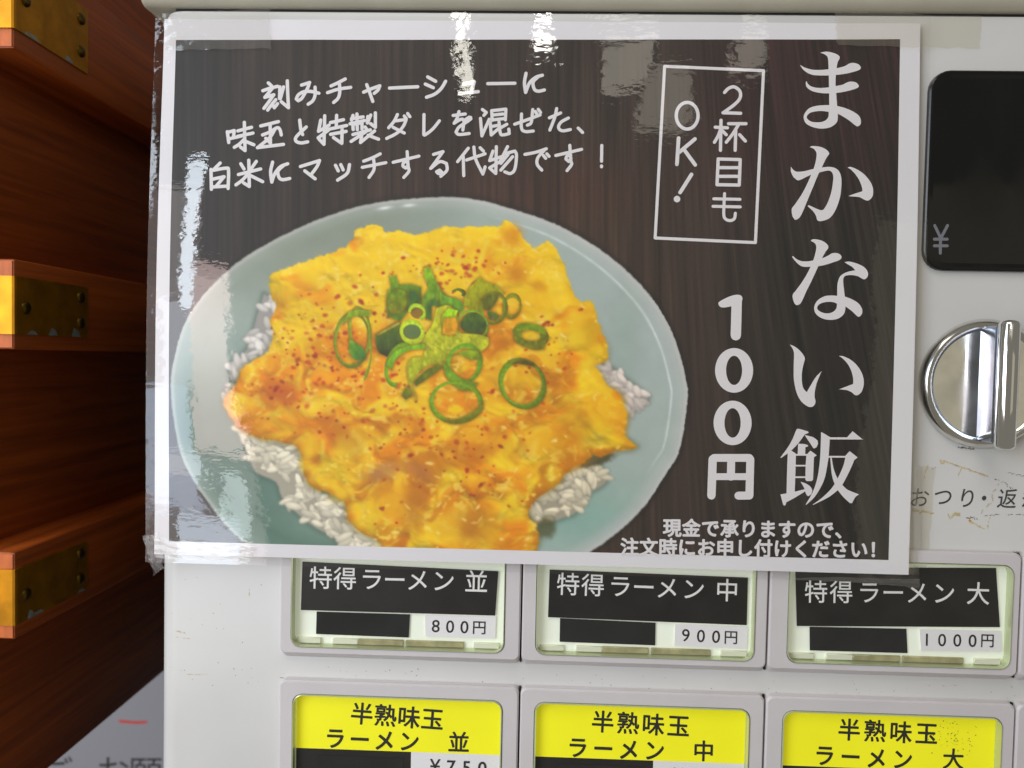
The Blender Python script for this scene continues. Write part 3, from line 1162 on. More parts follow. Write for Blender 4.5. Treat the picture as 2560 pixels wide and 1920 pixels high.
def blot(c, r, color, alpha, rot=0., soft=.35):
    # soft edged printed patch
    sub = window(c[0] - max(r) * 1.5, c[0] + max(r) * 1.5, c[1] - max(r) * 1.5, c[1] + max(r) * 1.5)
    d, a, b = ell(c, r, rot, sub)
    wob = (fbm(U[sub] / (min(r) * .8) + c[0], V_[sub] / (min(r) * .8), 2) - .5) * .5
    m = (1 - sstep(1 - soft, 1 + soft, d + wob)) * alpha
    IMG[sub] = lerp(IMG[sub], np.zeros_like(IMG[sub]) + C3(*color), m)


# rice ----------------------------------------------------------------------
rice_zones = [
    ([(590, 1060), (700, 1080), (770, 1150), (800, 1230), (880, 1260), (900, 1330), (960, 1360), (955, 1392), (890, 1375), (850, 1362), (830, 1340), (790, 1320), (745, 1285), (705, 1245), (690, 1205), (640, 1180), (618, 1130)], 150, (228, 219, 194)),
    ([(1480, 905), (1520, 915), (1560, 945), (1610, 985), (1618, 1000), (1590, 1020), (1570, 1032), (1545, 1005), (1500, 960)], 46, (226, 212, 200)),
    ([(1330, 1235), (1400, 1190), (1470, 1145), (1500, 1165), (1515, 1205), (1470, 1235), (1440, 1280), (1420, 1290), (1360, 1310), (1330, 1300)], 56, (222, 210, 180)),
    ([(660, 735), (690, 760), (690, 830), (660, 900), (610, 930), (580, 960), (575, 920), (620, 870), (640, 800)], 36, (216, 210, 202)),
    ([(560, 985), (600, 950), (640, 900), (650, 1000), (600, 1060)], 20, (196, 188, 176)),
]
for P, cnt, base in rice_zones:
    P = np.array(P, float)
    Pd = catmull(P, True, 3, 100)
    sub = bbox(Pd)
    sd = poly_sd(Pd, sub)
    # cast shade of the pile on the bowl as printed
    IMG[sub] = lerp(IMG[sub], np.zeros_like(IMG[sub]) + C3(74, 92, 80), np.exp(-(np.maximum(sd, 0) / 9) ** 2) * .5)
    m = 1 - sstep(-3, 3, sd)
    IMG[sub] = lerp(IMG[sub], np.zeros_like(IMG[sub]) + C3(*base) * .74, m)
    x0, x1, y0, y1 = P[:, 0].min(), P[:, 0].max(), P[:, 1].min(), P[:, 1].max()
    done = 0
    Pn = np.array(Pd)
    tries = 0
    while done < cnt and tries < 6000:
        tries += 1
        cx, cy = rng.uniform(x0, x1), rng.uniform(y0, y1)
        ins = False
        for i in range(len(Pn)):
            a, b = Pn[i], Pn[(i + 1) % len(Pn)]
            if (a[1] > cy) != (b[1] > cy) and cx < (b[0] - a[0]) * (cy - a[1]) / (b[1] - a[1] + 1e-12) + a[0]:
                ins = not ins
        if not ins:
            continue
        L, W = rng.uniform(17, 25), rng.uniform(7, 10)
        rot = rng.uniform(-.6, 1.6)
        sb = window(cx - 24, cx + 24, cy - 24, cy + 24)
        sb = (slice(max(sb[0].start, np.searchsorted(V_.mean(1), cy - 75)), sb[0].stop), sb[1])
        d, a, b = ell((cx, cy), (L, W), rot, sb)
        mk = 1 - sstep(.82, 1.02, d)
        lit = .90 + .14 * np.clip(1 - d * d, 0, 1) - .10 * (b * math.cos(rot) + a * math.sin(rot))
        tone = C3(*base) * rng.uniform(.86, 1.1)
        colr = tone * lit[..., None]
        ring_ = np.exp(-((d - 1.06) / .10) ** 2) * .30
        IMG[sb] = lerp(IMG[sb], np.zeros_like(IMG[sb]) + C3(*base) * .6, ring_)
        IMG[sb] = IMG[sb] * (1 - mk[..., None]) + colr * mk[..., None]
        done += 1

def soften(sb, n=1, amt=1.0):
    A = IMG[sb]
    B = A.copy()
    for _ in range(n):
        Q = np.pad(B, ((1, 1), (1, 1), (0, 0)), mode='edge')
        B = (Q[:-2, 1:-1] + Q[2:, 1:-1] + Q[1:-1, :-2] + Q[1:-1, 2:] + 2 * Q[1:-1, 1:-1]) / 6
    IMG[sb] = A + (B - A) * amt


for P, cnt, base in rice_zones:
    soften(bbox(np.array(P, float)), 1, .8)

# egg topping -----------------------------------------------------------------
blot((1490, 1150), (48, 13), (70, 62, 36), .85, -.25, .4)
blot((1365, 1320), (24, 30), (72, 70, 36), .7, .3, .4)
egg = catmull([(675, 695), (700, 675), (760, 655), (800, 640), (860, 620), (880, 600), (885, 580), (905, 570), (935, 562), (955, 568), (965, 580), (1000, 577),
               (1040, 588), (1075, 580), (1110, 568), (1160, 567), (1245, 566), (1262, 550), (1288, 566), (1305, 590), (1330, 618), (1355, 610), (1372, 602),
               (1390, 622), (1404, 650), (1420, 690), (1432, 730), (1448, 752), (1480, 755), (1490, 785), (1503, 825), (1520, 870), (1516, 900), (1490, 915),
               (1505, 940), (1522, 965), (1550, 985), (1565, 1020), (1568, 1050), (1562, 1088), (1592, 1116), (1576, 1124), (1540, 1128), (1500, 1143),
               (1472, 1130), (1478, 1142), (1458, 1158), (1430, 1172), (1410, 1190), (1392, 1215), (1350, 1240), (1328, 1262), (1322, 1290), (1338, 1310),
               (1346, 1335), (1345, 1365), (1325, 1395), (1290, 1440), (960, 1440), (955, 1378), (945, 1352), (900, 1330), (870, 1300), (862, 1260), (838, 1240),
               (790, 1222), (765, 1200), (755, 1150), (740, 1115), (700, 1105), (650, 1095), (600, 1075), (572, 1040), (560, 1005), (568, 985), (592, 958),
               (606, 920), (640, 900), (668, 880), (684, 840), (676, 800), (690, 770), (676, 735)], True, 4, 75)
sub = bbox(egg)
sd = poly_sd(egg, sub)
u, vv = U[sub], V_[sub]
w1 = fbm(u / 60 + 3, vv / 60, 2) - .5
w2 = fbm(u / 60 + 31, vv / 60 + 7, 2) - .5
x, y = u + 60 * w1, vv + 60 * w2
h = 1.0 * fbm(x / 105, y / 80, 2) + .5 * fbm(x / 44 + 4, y / 36, 2) + .10 * fbm(u / 19 + 8, vv / 16, 1) + .09 * fbm(x / 13, y / 11, 2)
h = h + .55 * sstep(-70, 0, -sd * -1) * 0
dome = np.clip(-sd / 90, 0, 1)
h = h + .9 * np.sqrt(np.clip(dome, 0, 1))
gy, gx = np.gradient(h)
gx, gy = gx * 9, gy * 9
nz = 1 / np.sqrt(1 + gx * gx + gy * gy)
lit = (-gx * -.25 + gy * -.62 * -1 + .72) * nz
lit = (.22 * gx * -1 + .55 * gy + .80) * nz
fineL = np.clip(lit, .3, 1.35)
tone = fbm(x / 75 + 11, y / 60 + 2, 3)
yel = sstep(.30, .66, tone + .26 * (1 - sstep(640, 900, vv)) + .10 * sstep(1350, 1480, u) - .10 * np.exp(-((u - 950) / 300) ** 2 - ((vv - 980) / 160) ** 2))
ec = lerp(np.zeros(u.shape + (3,)) + C3(243, 146, 8), C3(253, 206, 26), yel)
ec = lerp(ec, C3(200, 112, 10), sstep(.48, .80, fbm(x / 52 + 40, y / 44 + 13, 2)) * .7 * sstep(700, 980, vv))
ec = lerp(ec, C3(250, 214, 70), sstep(.50, .82, fbm(x / 22 + 70, y / 19 + 3, 3)) * .75)
ec = ec * (.54 + .52 * fineL)[..., None]
ec = lerp(ec, C3(196, 130, 4), sstep(-26, 0, sd) * .35 * sstep(1380, 1440, u))
ec = lerp(ec, C3(176, 104, 8), sstep(-22, 0, sd) * .5 * sstep(1000, 1200, vv))
spec = sstep(.965, 1.12, lit) * sstep(.52, .7, fbm(u / 9, vv / 7, 2))
curd = sstep(.56, .80, fbm(u / 15 + 21, vv / 12 + 5, 2)) * sstep(.45, .6, fbm(x / 60 + 90, y / 50, 2))
ec = lerp(ec, C3(255, 222, 96), curd * .7)
ec = lerp(ec, C3(255, 236, 160), spec * .85)
ec = ec + (rng.rand(*u.shape, 1) - .5) * 6
m = 1 - sstep(-3., 3., sd + (fbm(u / 9 + 5, vv / 9, 2) - .5) * 9)
IMG[sub] = lerp(IMG[sub], np.zeros_like(ec) + C3(92, 84, 40), np.exp(-(np.maximum(sd - 2, 0) / 8) ** 2) * .35 * sstep(750, 1000, vv))
IMG[sub] = IMG[sub] * (1 - m[..., None]) + ec * m[..., None]
# pieces of pork and egg that stand out
for c, r, colr, al, rot in [((1290, 686), (27, 24), (186, 100, 6), .8, 0), ((1345, 715), (20, 14), (206, 126, 6), .7, .3), ((1278, 592), (24, 26), (214, 124, 2), .75, .7),
                            ((1145, 625), (55, 18), (242, 172, 12), .6, 0), ((1300, 660), (70, 40), (240, 172, 16), .35, 0), ((1470, 830), (26, 44), (212, 156, 6), .8, -.2),
                            ((1440, 800), (24, 30), (246, 206, 30), .7, .2), ((1445, 845), (20, 22), (246, 204, 24), .7, .2), ((1500, 1020), (44, 40), (248, 188, 14), .85, .3), ((1550, 1060), (18, 30), (240, 150, 8), .7, 0),
                            ((1355, 1100), (42, 40), (248, 190, 20), .85, .2), ((1335, 1120), (10, 22), (252, 214, 80), .7, .3), ((1420, 1090), (40, 60), (206, 126, 8), .6, .2), ((1440, 1150), (40, 20), (208, 130, 12), .6, -.3),
                            ((700, 985), (56, 30), (206, 104, 18), .75, .2), ((712, 985), (28, 20), (184, 78, 20), .7, .3), ((640, 1040), (40, 24), (236, 150, 16), .6, .3),
                            ((775, 1112), (24, 32), (240, 190, 12), .85, -.4), ((838, 1070), (48, 24), (190, 104, 14), .75, .3), ((880, 1115), (36, 26), (206, 150, 30), .6, .4), ((765, 1160), (16, 16), (244, 196, 20), .8, 0),
                            ((960, 1180), (52, 22), (176, 118, 84), .75, -.3), ((1050, 1180), (36, 20), (178, 112, 72), .75, .5), ((990, 1250), (56, 42), (236, 160, 14), .8, 0), ((860, 1230), (30, 18), (248, 202, 30), .8, -.5),
                            ((1040, 1250), (28, 70), (180, 104, 22), .75, .25), ((1160, 1130), (80, 36), (220, 126, 6), .55, -.2), ((1180, 1140), (60, 20), (190, 104, 8), .6, -.25), ((1190, 1320), (48, 46), (186, 126, 34), .6, 0),
                            ((1230, 1330), (30, 40), (240, 190, 20), .6, .2), ((1120, 1310), (36, 50), (228, 164, 24), .6, .3), ((1200, 1095), (40, 16), (240, 176, 20), .6, .3), ((970, 1385), (30, 18), (240, 196, 20), .8, .2),
                            ((1240, 860), (50, 34), (198, 108, 10), .6, -.3), ((1330, 760), (60, 30), (244, 176, 14), .5, 0), ((1380, 900), (40, 22), (244, 182, 16), .5, 0), ((1240, 930), (50, 36), (246, 192, 24), .6, 0)]:
    blot(c, r, colr, al * .85, rot, .75)
for i in range(170):     # small wet glints and torn whites
    c = (rng.uniform(600, 1540), rng.uniform(610, 1370))
    sb = window(c[0] - 12, c[0] + 12, c[1] - 12, c[1] + 12)
    if sb[0].start >= sb[0].stop or sb[1].start >= sb[1].stop:
        continue
    jj = (sb[0].start + sb[0].stop) // 2; ii = (sb[1].start + sb[1].stop) // 2
    q = IMG[jj, ii]
    if q[0] > 195 and q[2] < 70:
        blot(c, (rng.uniform(3, 11), rng.uniform(2, 4)), (252, 224, 140), rng.uniform(.4, .8), rng.uniform(-1, 1), .5)
# chilli flakes
cents = [(900, 960, 150, 90, 70), (760, 900, 90, 110, 55), (1010, 720, 120, 60, 36), (1130, 690, 70, 50, 34), (1040, 1110, 130, 70, 48), (860, 780, 120, 60, 30),
         (1340, 900, 90, 90, 26), (1200, 1080, 110, 60, 22), (1230, 1210, 90, 60, 16), (960, 1290, 60, 40, 6), (1400, 820, 50, 40, 9), (700, 960, 60, 40, 18), (820, 870, 60, 60, 22), (1090, 660, 120, 30, 18)]
for cx, cy, sx, sy, cnt in cents:
    for i in range(cnt):
        c = (rng.normal(cx, sx * .7), rng.normal(cy, sy * .7))
        if not (575 < c[0] < 1540 and 585 < c[1] < 1370):
            continue
        sb = window(c[0] - 1, c[0] + 1, c[1] - 1, c[1] + 1)
        jj = min(NV - 1, (sb[0].start + sb[0].stop) // 2); ii = min(NU - 1, (sb[1].start + sb[1].stop) // 2)
        if not (IMG[jj, ii, 0] > 165 and IMG[jj, ii, 2] < 90):
            continue
        r = abs(rng.normal(1.5, 1.5)) + 1.5
        blot(c, (r * rng.uniform(1, 1.7), r), random.choice([(176, 48, 20), (150, 40, 18), (196, 70, 16), (186, 54, 30)]), rng.uniform(.4, .9), rng.uniform(-.8, .8), .5)


soften(bbox(np.array(egg)), 2, .8)
# spring onion ------------------------------------------------------------------
def ring(c, ro, wid, colr, rot=0., dark=None, alpha=1., start=None, fill=None):
    """printed onion ring: ellipse band with a darker outer side"""
    R = max(ro) + wid
    sb = window(c[0] - R, c[0] + R, c[1] - R, c[1] + R)
    d, a, b = ell(c, ro, rot, sb)
    s = (d - 1) * min(ro)
    ang = np.arctan2(b, a)
    wv = wid * (1 + .25 * np.sin(ang * 2 + c[0]))
    mk = (1 - sstep(.8, 1.15, np.abs(s) / (wv / 2))) * alpha
    if start is not None:
        a0, a1 = start
        aa = (np.degrees(ang) - a0) % 360
        mk = mk * ((aa < (a1 - a0)).astype(float))
    base = C3(*colr)
    dk = C3(*(dark or tuple(k * .55 for k in colr)))
    t = np.clip(.5 + s / wv * .9 + .35 * np.sin(ang + 1.0), 0, 1)
    cc = base * (1 - t[..., None]) + dk * t[..., None]
    cc = cc * (1 + .25 * (fbm(U[sb] / 6, V_[sb] / 6, 2) - .5))[..., None] * C3(.98, 1.22, 1.1)
    # soft shade below
    sh = np.exp(-(np.maximum(np.abs(s) - wv / 2, 0) / 4) ** 2) * .35 * (b > -.3)
    if fill is not None:
        mf = (1 - sstep(.8, 1.0, d)) * .85
        IMG[sb] = lerp(IMG[sb], np.zeros_like(IMG[sb]) + C3(*fill), mf)
    if start is None:
        IMG[sb] = lerp(IMG[sb], np.zeros_like(IMG[sb]) + C3(150, 84, 10), sh)
    IMG[sb] = IMG[sb] * (1 - mk[..., None]) + cc * mk[..., None]


def leaf(P, colr, dark, gdir=(0, 1), alpha=1.):
    P = np.array(catmull(P, True, 4, 60))
    sb = bbox(P)
    sd = poly_sd(P, sb)
    mk = (1 - sstep(-2, 2, sd)) * alpha
    u, v = U[sb], V_[sb]
    pr = (u - P[:, 0].mean()) * gdir[0] + (v - P[:, 1].mean()) * gdir[1]
    t = np.clip(.5 + pr / (np.ptp(P @ np.array(gdir)) + 1e-6), 0, 1)
    cc = lerp(np.zeros(u.shape + (3,)) + C3(*colr), C3(*dark), t)
    cc = cc * (1 + .5 * (fbm(u / 9 + 2, v / 14, 3) - .5))[..., None] * (C3(.98, 1.24, 1.1) if colr[1] < 145 or colr[0] < colr[1] else C3(1, 1.08, 1.1))
    IMG[sb] = lerp(IMG[sb], np.zeros_like(IMG[sb]) + C3(120, 76, 8), np.exp(-(np.maximum(sd, 0) / 5) ** 2) * .45)
    IMG[sb] = IMG[sb] * (1 - mk[..., None]) + cc * mk[..., None]


zA = zmap((820, 640), 6.381)
zB_ = zmap((1100, 640), 6.381)
zC = zmap((930, 840), 4.706)
PALE, MID, DEEP, BLK = (186, 176, 30), (122, 134, 16), (70, 92, 30), (58, 56, 26)
# left pair of rings
ring((880, 850), (42, 66), 7, (140, 130, 20), .08, (104, 92, 20))
ring((900, 828), (25, 58), 6, (160, 140, 22), -.10, (120, 110, 20))
leaf(zA([(340, 1330), (420, 1370), (560, 1470), (600, 1640), (430, 1650), (340, 1520)]), (120, 132, 24), (60, 92, 44), (1, 1))
leaf(zA([(330, 900), (500, 860), (680, 880), (650, 960), (420, 960), (250, 1080)]), (150, 140, 16), (120, 120, 20))
ring((917, 900), (9, 40), 5, (170, 150, 26), .15, (140, 120, 20), start=(-90, 90))
# dark tube pieces
leaf(zA([(760, 1260), (1120, 1060), (1180, 1180), (1260, 1400), (1100, 1500), (980, 1620), (820, 1540), (760, 1380)]), (96, 104, 30), (54, 44, 26), (.3, 1))
leaf(zA([(780, 1250), (1130, 1050), (1160, 1080), (800, 1270)]), (168, 160, 50), (140, 140, 40))
leaf(zA([(950, 580), (1000, 500), (980, 330), (1080, 320), (1130, 460), (1320, 455), (1480, 500), (1500, 760), (1300, 860), (1150, 1040), (950, 960), (930, 780)]), (128, 134, 14), (76, 92, 28), (.8, .5))
leaf(zA([(1270, 580), (1400, 560), (1480, 700), (1380, 860), (1240, 860), (1290, 740)]), (64, 88, 44), (74, 76, 20), (.3, 1))
leaf(zA([(985, 640), (1100, 530), (1230, 560), (1250, 760), (1160, 900), (1000, 920), (960, 800)]), (120, 122, 12), (132, 100, 12), (0, 1))
# upright stalk and its continuation to the right
leaf(zA([(1530, 190), (1620, 170), (1660, 260), (1780, 500), (1900, 640), (2040, 700), (2060, 880), (1960, 960), (1830, 900), (1720, 760), (1640, 680), (1650, 1010), (1560, 1000), (1500, 700), (1600, 520), (1540, 330)]), (140, 142, 14), (84, 104, 40), (.2, 1))
leaf(zB_([(0, 560), (100, 640), (340, 720), (380, 860), (220, 960), (60, 880), (0, 860)]), (130, 142, 24), (76, 104, 40), (0, 1))
leaf(zA([(1580, 760), (1700, 680), (1850, 850), (2040, 880), (2060, 960), (1880, 920), (1720, 800), (1650, 800), (1640, 1020), (1580, 1000)]), (70, 92, 44), (78, 92, 28), (.3, 1))
ring(zB_([(300, 590)])[0], (13, 8), 7, (112, 104, 22), .2, (84, 72, 20), start=(180, 400))
# olive piece behind and ring pair on the right
leaf(zB_([(400, 660), (480, 500), (640, 340), (740, 420), (900, 470), (1020, 590), (900, 640), (680, 640), (640, 760), (620, 900), (500, 860), (380, 780)]), (176, 162, 10), (142, 130, 8), (.3, 1))
ring(zB_([(1150, 800)])[0], (21, 27), 8, (152, 122, 12), .15, (134, 96, 12))
ring(zB_([(850, 830)])[0], (31, 38), 9, (152, 138, 20), .1, (104, 88, 20))
leaf(zB_([(660, 700), (760, 620), (960, 600), (880, 760), (800, 860), (700, 860)]), (110, 92, 24), (98, 76, 20))
leaf(zB_([(760, 880), (860, 900), (960, 960), (880, 1040), (780, 1000)]), (84, 98, 44), (104, 72, 24))
# dark end of a stem
leaf(zB_([(330, 1050), (420, 930), (560, 900), (680, 980), (760, 1120), (740, 1280), (600, 1300), (430, 1230), (340, 1150)]), (84, 90, 30), (62, 62, 34), (0, 1))
ring(zB_([(520, 1100)])[0], (38, 35), 5, (150, 150, 30), .4, (110, 120, 30))
# pale centre
leaf(zC([(560, 60), (700, -120), (760, -330), (900, -360), (1000, -250), (1010, -30), (1240, -20), (1370, 20), (1360, 120), (1260, 200), (1120, 130), (960, 180), (850, 300), (830, 360), (700, 330), (560, 420), (480, 560), (520, 740), (470, 640), (420, 480), (420, 340), (480, 260), (600, 250), (620, 150)]), (198, 184, 30), (164, 158, 24), (.2, 1))
leaf(zC([(900, -330), (1010, -300), (940, -120), (840, -60), (820, -220)]), (178, 184, 10), (180, 176, 16))
leaf(zB_([(60, 1000), (250, 980), (280, 1180), (200, 1260), (40, 1240)]), (232, 150, 10), (226, 140, 10), alpha=.9)
for i in range(16):
    c0 = zC([(rng.uniform(640, 1200), rng.uniform(-60, 160))])[0]
    blot(c0, (rng.uniform(8, 22), 2.2), random.choice([(214, 204, 70), (150, 148, 20), (206, 196, 60)]), .55, rng.uniform(.2, .9), .5)
# pale looped slices
ring(zA([(1420, 900)])[0], (19, 17), 8, (196, 186, 40), .5, (170, 160, 30), start=(150, 400), fill=(128, 96, 30))
ring(zA([(1340, 1210)])[0], (27, 25), 11, (206, 186, 34), .5, (184, 164, 30), fill=(76, 112, 74))
# lower curls
ring(zC([(330, 340)])[0], (31, 52), 9, (132, 150, 20), .35, (110, 116, 16), start=(70, 280))
leaf(zC([(170, 330), (260, 190), (420, 120), (620, 90), (620, 150), (440, 170), (290, 260), (230, 400)]), (138, 158, 26), (112, 130, 20))
leaf(zC([(490, 540), (640, 400), (780, 330), (840, 370), (700, 470), (520, 590)]), (124, 104, 14), (98, 84, 16))
leaf(zC([(350, 700), (400, 600), (440, 620), (470, 700), (400, 750)]), (116, 108, 14), (110, 84, 16))
ring(zC([(1080, 330)])[0], (40, 46), 13, (132, 146, 24), .3, (108, 116, 20))
leaf(zC([(840, 310), (930, 400), (1060, 500), (1240, 560), (1200, 640), (1060, 640), (940, 560), (860, 440)]), (120, 138, 24), (112, 100, 16), (.3, 1))
leaf(zC([(950, 230), (1100, 170), (1250, 180), (1270, 260), (1160, 280), (1040, 220)]), (146, 134, 14), (116, 104, 14))
ring(zC([(990, 780)])[0], (62, 50), 9, (134, 140, 18), .12, (108, 108, 14))
leaf(zC([(860, 1000), (1000, 980), (1180, 900), (1300, 800), (1290, 880), (1150, 980), (980, 1025)]), (128, 110, 14), (110, 88, 12))
blot(zC([(980, 860)])[0], (18, 12), (248, 204, 10), .9)
ring(zC([(1770, 560)])[0], (53, 59), 12, (128, 132, 18), -.45, (104, 96, 16))
leaf(zC([(1650, 330), (1760, 280), (1900, 320), (1910, 360), (1760, 330)]), (98, 72, 22), (92, 66, 20))
# short wide ring
ring(zB_([(1450, 1260)])[0], (35, 22), 12, (124, 122, 22), .22, (108, 92, 18))
leaf(zB_([(1195, 1270), (1300, 1340), (1520, 1360), (1690, 1340), (1660, 1480), (1540, 1500), (1380, 1460), (1200, 1360)]), (120, 112, 18), (118, 84, 18))
leaf(zB_([(1200, 1180), (1250, 1090), (1420, 1070), (1650, 1140), (1700, 1260), (1620, 1240), (1440, 1180), (1260, 1200)]), (120, 116, 18), (128, 120, 10))

soften(bbox(np.array(egg)), 1, .7)
IMG = np.clip(IMG, 0, 255)
LIN = s2l(IMG) * 1.28
LIN = LIN * FOOD[..., None] + LIN * .64 * (1 - FOOD[..., None])
att = picture.data.color_attributes.new('print', 'FLOAT_COLOR', 'POINT')
rgba = np.ones((NV * NU, 4), np.float32)
rgba[:, :3] = LIN.reshape(-1, 3)
att.data.foreach_set('color', rgba.ravel())

# ---- lettering on the poster --------------------------------------------------
ink = Ink()
zz = zmap((1960, 120), 7.542)
T = lambda loops: ink.poly([catmull(z_(lp), True, 4, 62) for lp in loops])
z_ = zz
T([[(680, 90), (800, 70), (930, 95), (1030, 145), (1045, 200), (1010, 270), (990, 380), (975, 520), (970, 720), (985, 900), (1000, 1100), (1012, 1250), (1005, 1370), (960, 1440), (860, 1500), (720, 1522), (560, 1500), (420, 1430), (370, 1330), (385, 1240), (470, 1140), (600, 1095), (740, 1080), (850, 1078), (848, 860), (842, 520), (838, 400), (830, 230), (810, 160), (760, 120)],
   [(840, 1205), (835, 1290), (790, 1360), (690, 1400), (530, 1395), (440, 1340), (430, 1290), (480, 1230), (580, 1200), (700, 1190)]])
T([[(900, 1085), (1000, 1095), (1150, 1135), (1300, 1200), (1410, 1280), (1445, 1360), (1440, 1440), (1390, 1478), (1340, 1460), (1200, 1350), (1010, 1240), (900, 1210)]])
T([[(300, 320), (400, 375), (540, 412), (700, 415), (850, 402), (1000, 382), (1140, 345), (1230, 295), (1310, 283), (1400, 310), (1445, 360), (1425, 410), (1300, 455), (1130, 492), (980, 510), (840, 520), (680, 520), (540, 510), (430, 465), (350, 400)]])
T([[(420, 625), (450, 680), (520, 730), (640, 755), (760, 752), (850, 742), (970, 720), (1100, 695), (1190, 650), (1270, 635), (1360, 655), (1408, 710), (1390, 750), (1270, 795), (1120, 830), (980, 850), (840, 858), (680, 850), (530, 815), (430, 745), (408, 670)]])
z_ = zmap((1960, 350), 7.542)
T([[(125, 505), (180, 570), (250, 600), (380, 590), (550, 548), (720, 520), (850, 508), (960, 530), (1040, 600), (1078, 720), (1078, 880), (1060, 1050), (1010, 1220), (930, 1390), (830, 1490), (690, 1532), (625, 1510), (600, 1430), (550, 1350), (440, 1245), (460, 1228), (620, 1300), (710, 1325), (760, 1290), (830, 1160), (890, 980), (920, 800), (925, 680), (900, 610), (850, 580), (780, 585), (680, 610), (500, 660), (300, 755), (240, 755), (170, 690), (130, 600)]])
T([[(480, 135), (540, 115), (680, 130), (790, 180), (845, 240), (840, 280), (790, 350), (710, 520), (640, 660), (540, 900), (440, 1140), (330, 1400), (260, 1490), (200, 1505), (155, 1430), (145, 1300), (200, 1220), (310, 1060), (400, 900), (500, 680), (560, 530), (600, 380), (610, 250), (560, 170)]])
T([[(1195, 520), (1260, 510), (1400, 570), (1530, 670), (1630, 800), (1675, 920), (1670, 1050), (1610, 1130), (1550, 1142), (1480, 1110), (1420, 1080), (1330, 1070), (1210, 1060), (1270, 1035), (1470, 970), (1470, 910), (1430, 790), (1360, 670), (1270, 570)]])
z_ = zmap((1960, 590), 7.542)
T([[(165, 378), (240, 440), (330, 475), (440, 478), (550, 462), (720, 420), (830, 370), (910, 325), (1000, 325), (1060, 355), (1082, 400), (1050, 450), (930, 495), (790, 540), (660, 568), (500, 580), (350, 578), (260, 525), (190, 450), (150, 395)]])
T([[(500, 90), (550, 62), (680, 78), (780, 130), (830, 190), (825, 240), (780, 300), (710, 430), (640, 580), (520, 840), (420, 1040), (330, 1240), (270, 1298), (210, 1290), (165, 1190), (165, 1100), (220, 1030), (330, 880), (440, 700), (540, 480), (590, 320), (605, 200), (580, 140)]])
T([[(1135, 495), (1240, 485), (1400, 530), (1520, 600), (1575, 680), (1575, 760), (1530, 812), (1480, 810), (1400, 765), (1330, 745), (1230, 738), (1150, 755), (1115, 810), (1115, 900), (1130, 1030), (1142, 1130), (1155, 1250), (1150, 1400), (1110, 1490), (1010, 1560), (860, 1582), (710, 1550), (600, 1470), (565, 1370), (590, 1270), (660, 1190), (770, 1135), (880, 1122), (1000, 1128), (1000, 1000), (1010, 880), (1050, 770), (1120, 710), (1220, 670), (1340, 648), (1290, 590), (1210, 540)],
   [(995, 1275), (985, 1360), (930, 1425), (840, 1458), (740, 1450), (650, 1405), (622, 1350), (660, 1290), (750, 1252), (850, 1242), (940, 1252)]])
T([[(1080, 1140), (1150, 1145), (1280, 1195), (1400, 1270), (1465, 1370), (1470, 1450), (1430, 1515), (1380, 1515), (1280, 1420), (1155, 1330), (1080, 1320)]])
z_ = zmap((1960, 840), 7.542)
T([[(105, 160), (200, 200), (300, 280), (370, 370), (390, 440), (360, 550), (335, 700), (335, 850), (360, 980), (425, 1060), (500, 930), (600, 770), (710, 660), (660, 770), (610, 900), (580, 1040), (575, 1150), (592, 1240), (560, 1315), (500, 1340), (430, 1320), (330, 1240), (250, 1110), (200, 930), (180, 760), (182, 500), (185, 330), (160, 240)]])
T([[(1035, 378), (1100, 378), (1240, 440), (1360, 540), (1450, 670), (1495, 800), (1498, 930), (1460, 1050), (1390, 1112), (1330, 1110), (1270, 1060), (1180, 1020), (1030, 1005), (1100, 980), (1300, 905), (1300, 800), (1270, 670), (1200, 530), (1110, 430)]])
z_ = zmap((1940, 1060), 7.542)
T = lambda loops: ink.poly([catmull(z_(lp), True, 3, 28) for lp in loops])
T([[(395, 90), (440, 92), (600, 140), (615, 165), (540, 195), (420, 360), (285, 500), (220, 550), (95, 640), (80, 630), (220, 440), (310, 280), (370, 130)]])
T([[(535, 205), (700, 250), (780, 310), (790, 370), (760, 440), (715, 460), (690, 440), (640, 360), (590, 290)]])
T([[(415, 370), (540, 378), (600, 400), (600, 420), (550, 440), (548, 570), (405, 570)]])
T([[(360, 565), (590, 565), (590, 596), (360, 596)]])
T([[(285, 500), (370, 555), (372, 600), (360, 1000), (350, 1275), (345, 1330), (195, 1330), (205, 900), (218, 545)]])
T([[(590, 560), (645, 500), (765, 590), (712, 625), (705, 800), (695, 1050), (670, 1075), (575, 1075), (550, 1050), (555, 800), (568, 595)]])
T([[(360, 769), (570, 769), (570, 799), (360, 799)]])
T([[(350, 985), (565, 985), (565, 1017), (350, 1017)]])
T([[(80, 1325), (195, 1305), (350, 1275), (545, 1225), (545, 1270), (350, 1390), (190, 1475), (180, 1520), (155, 1538), (130, 1510)]])
T([[(460, 1088), (560, 1120), (650, 1185), (682, 1250), (665, 1320), (605, 1360), (575, 1340), (540, 1260), (530, 1210)]])
T([[(845, 155), (870, 160), (1020, 250), (1010, 290), (990, 600), (970, 740), (920, 1000), (840, 1190), (720, 1380), (570, 1520), (555, 1515), (680, 1300), (760, 1080), (805, 850), (830, 600), (842, 300)]])
T([[(1000, 250), (1335, 250), (1440, 135), (1620, 282), (1600, 290), (1000, 290)]])
T([[(975, 600), (1310, 600), (1310, 633), (975, 633)]])
T([[(1300, 600), (1385, 510), (1535, 630), (1470, 680), (1390, 870), (1250, 1140), (1155, 1250), (1000, 1370), (850, 1450), (695, 1525), (690, 1515), (850, 1400), (1000, 1260), (1100, 1130), (1200, 940), (1270, 770), (1300, 640)]])
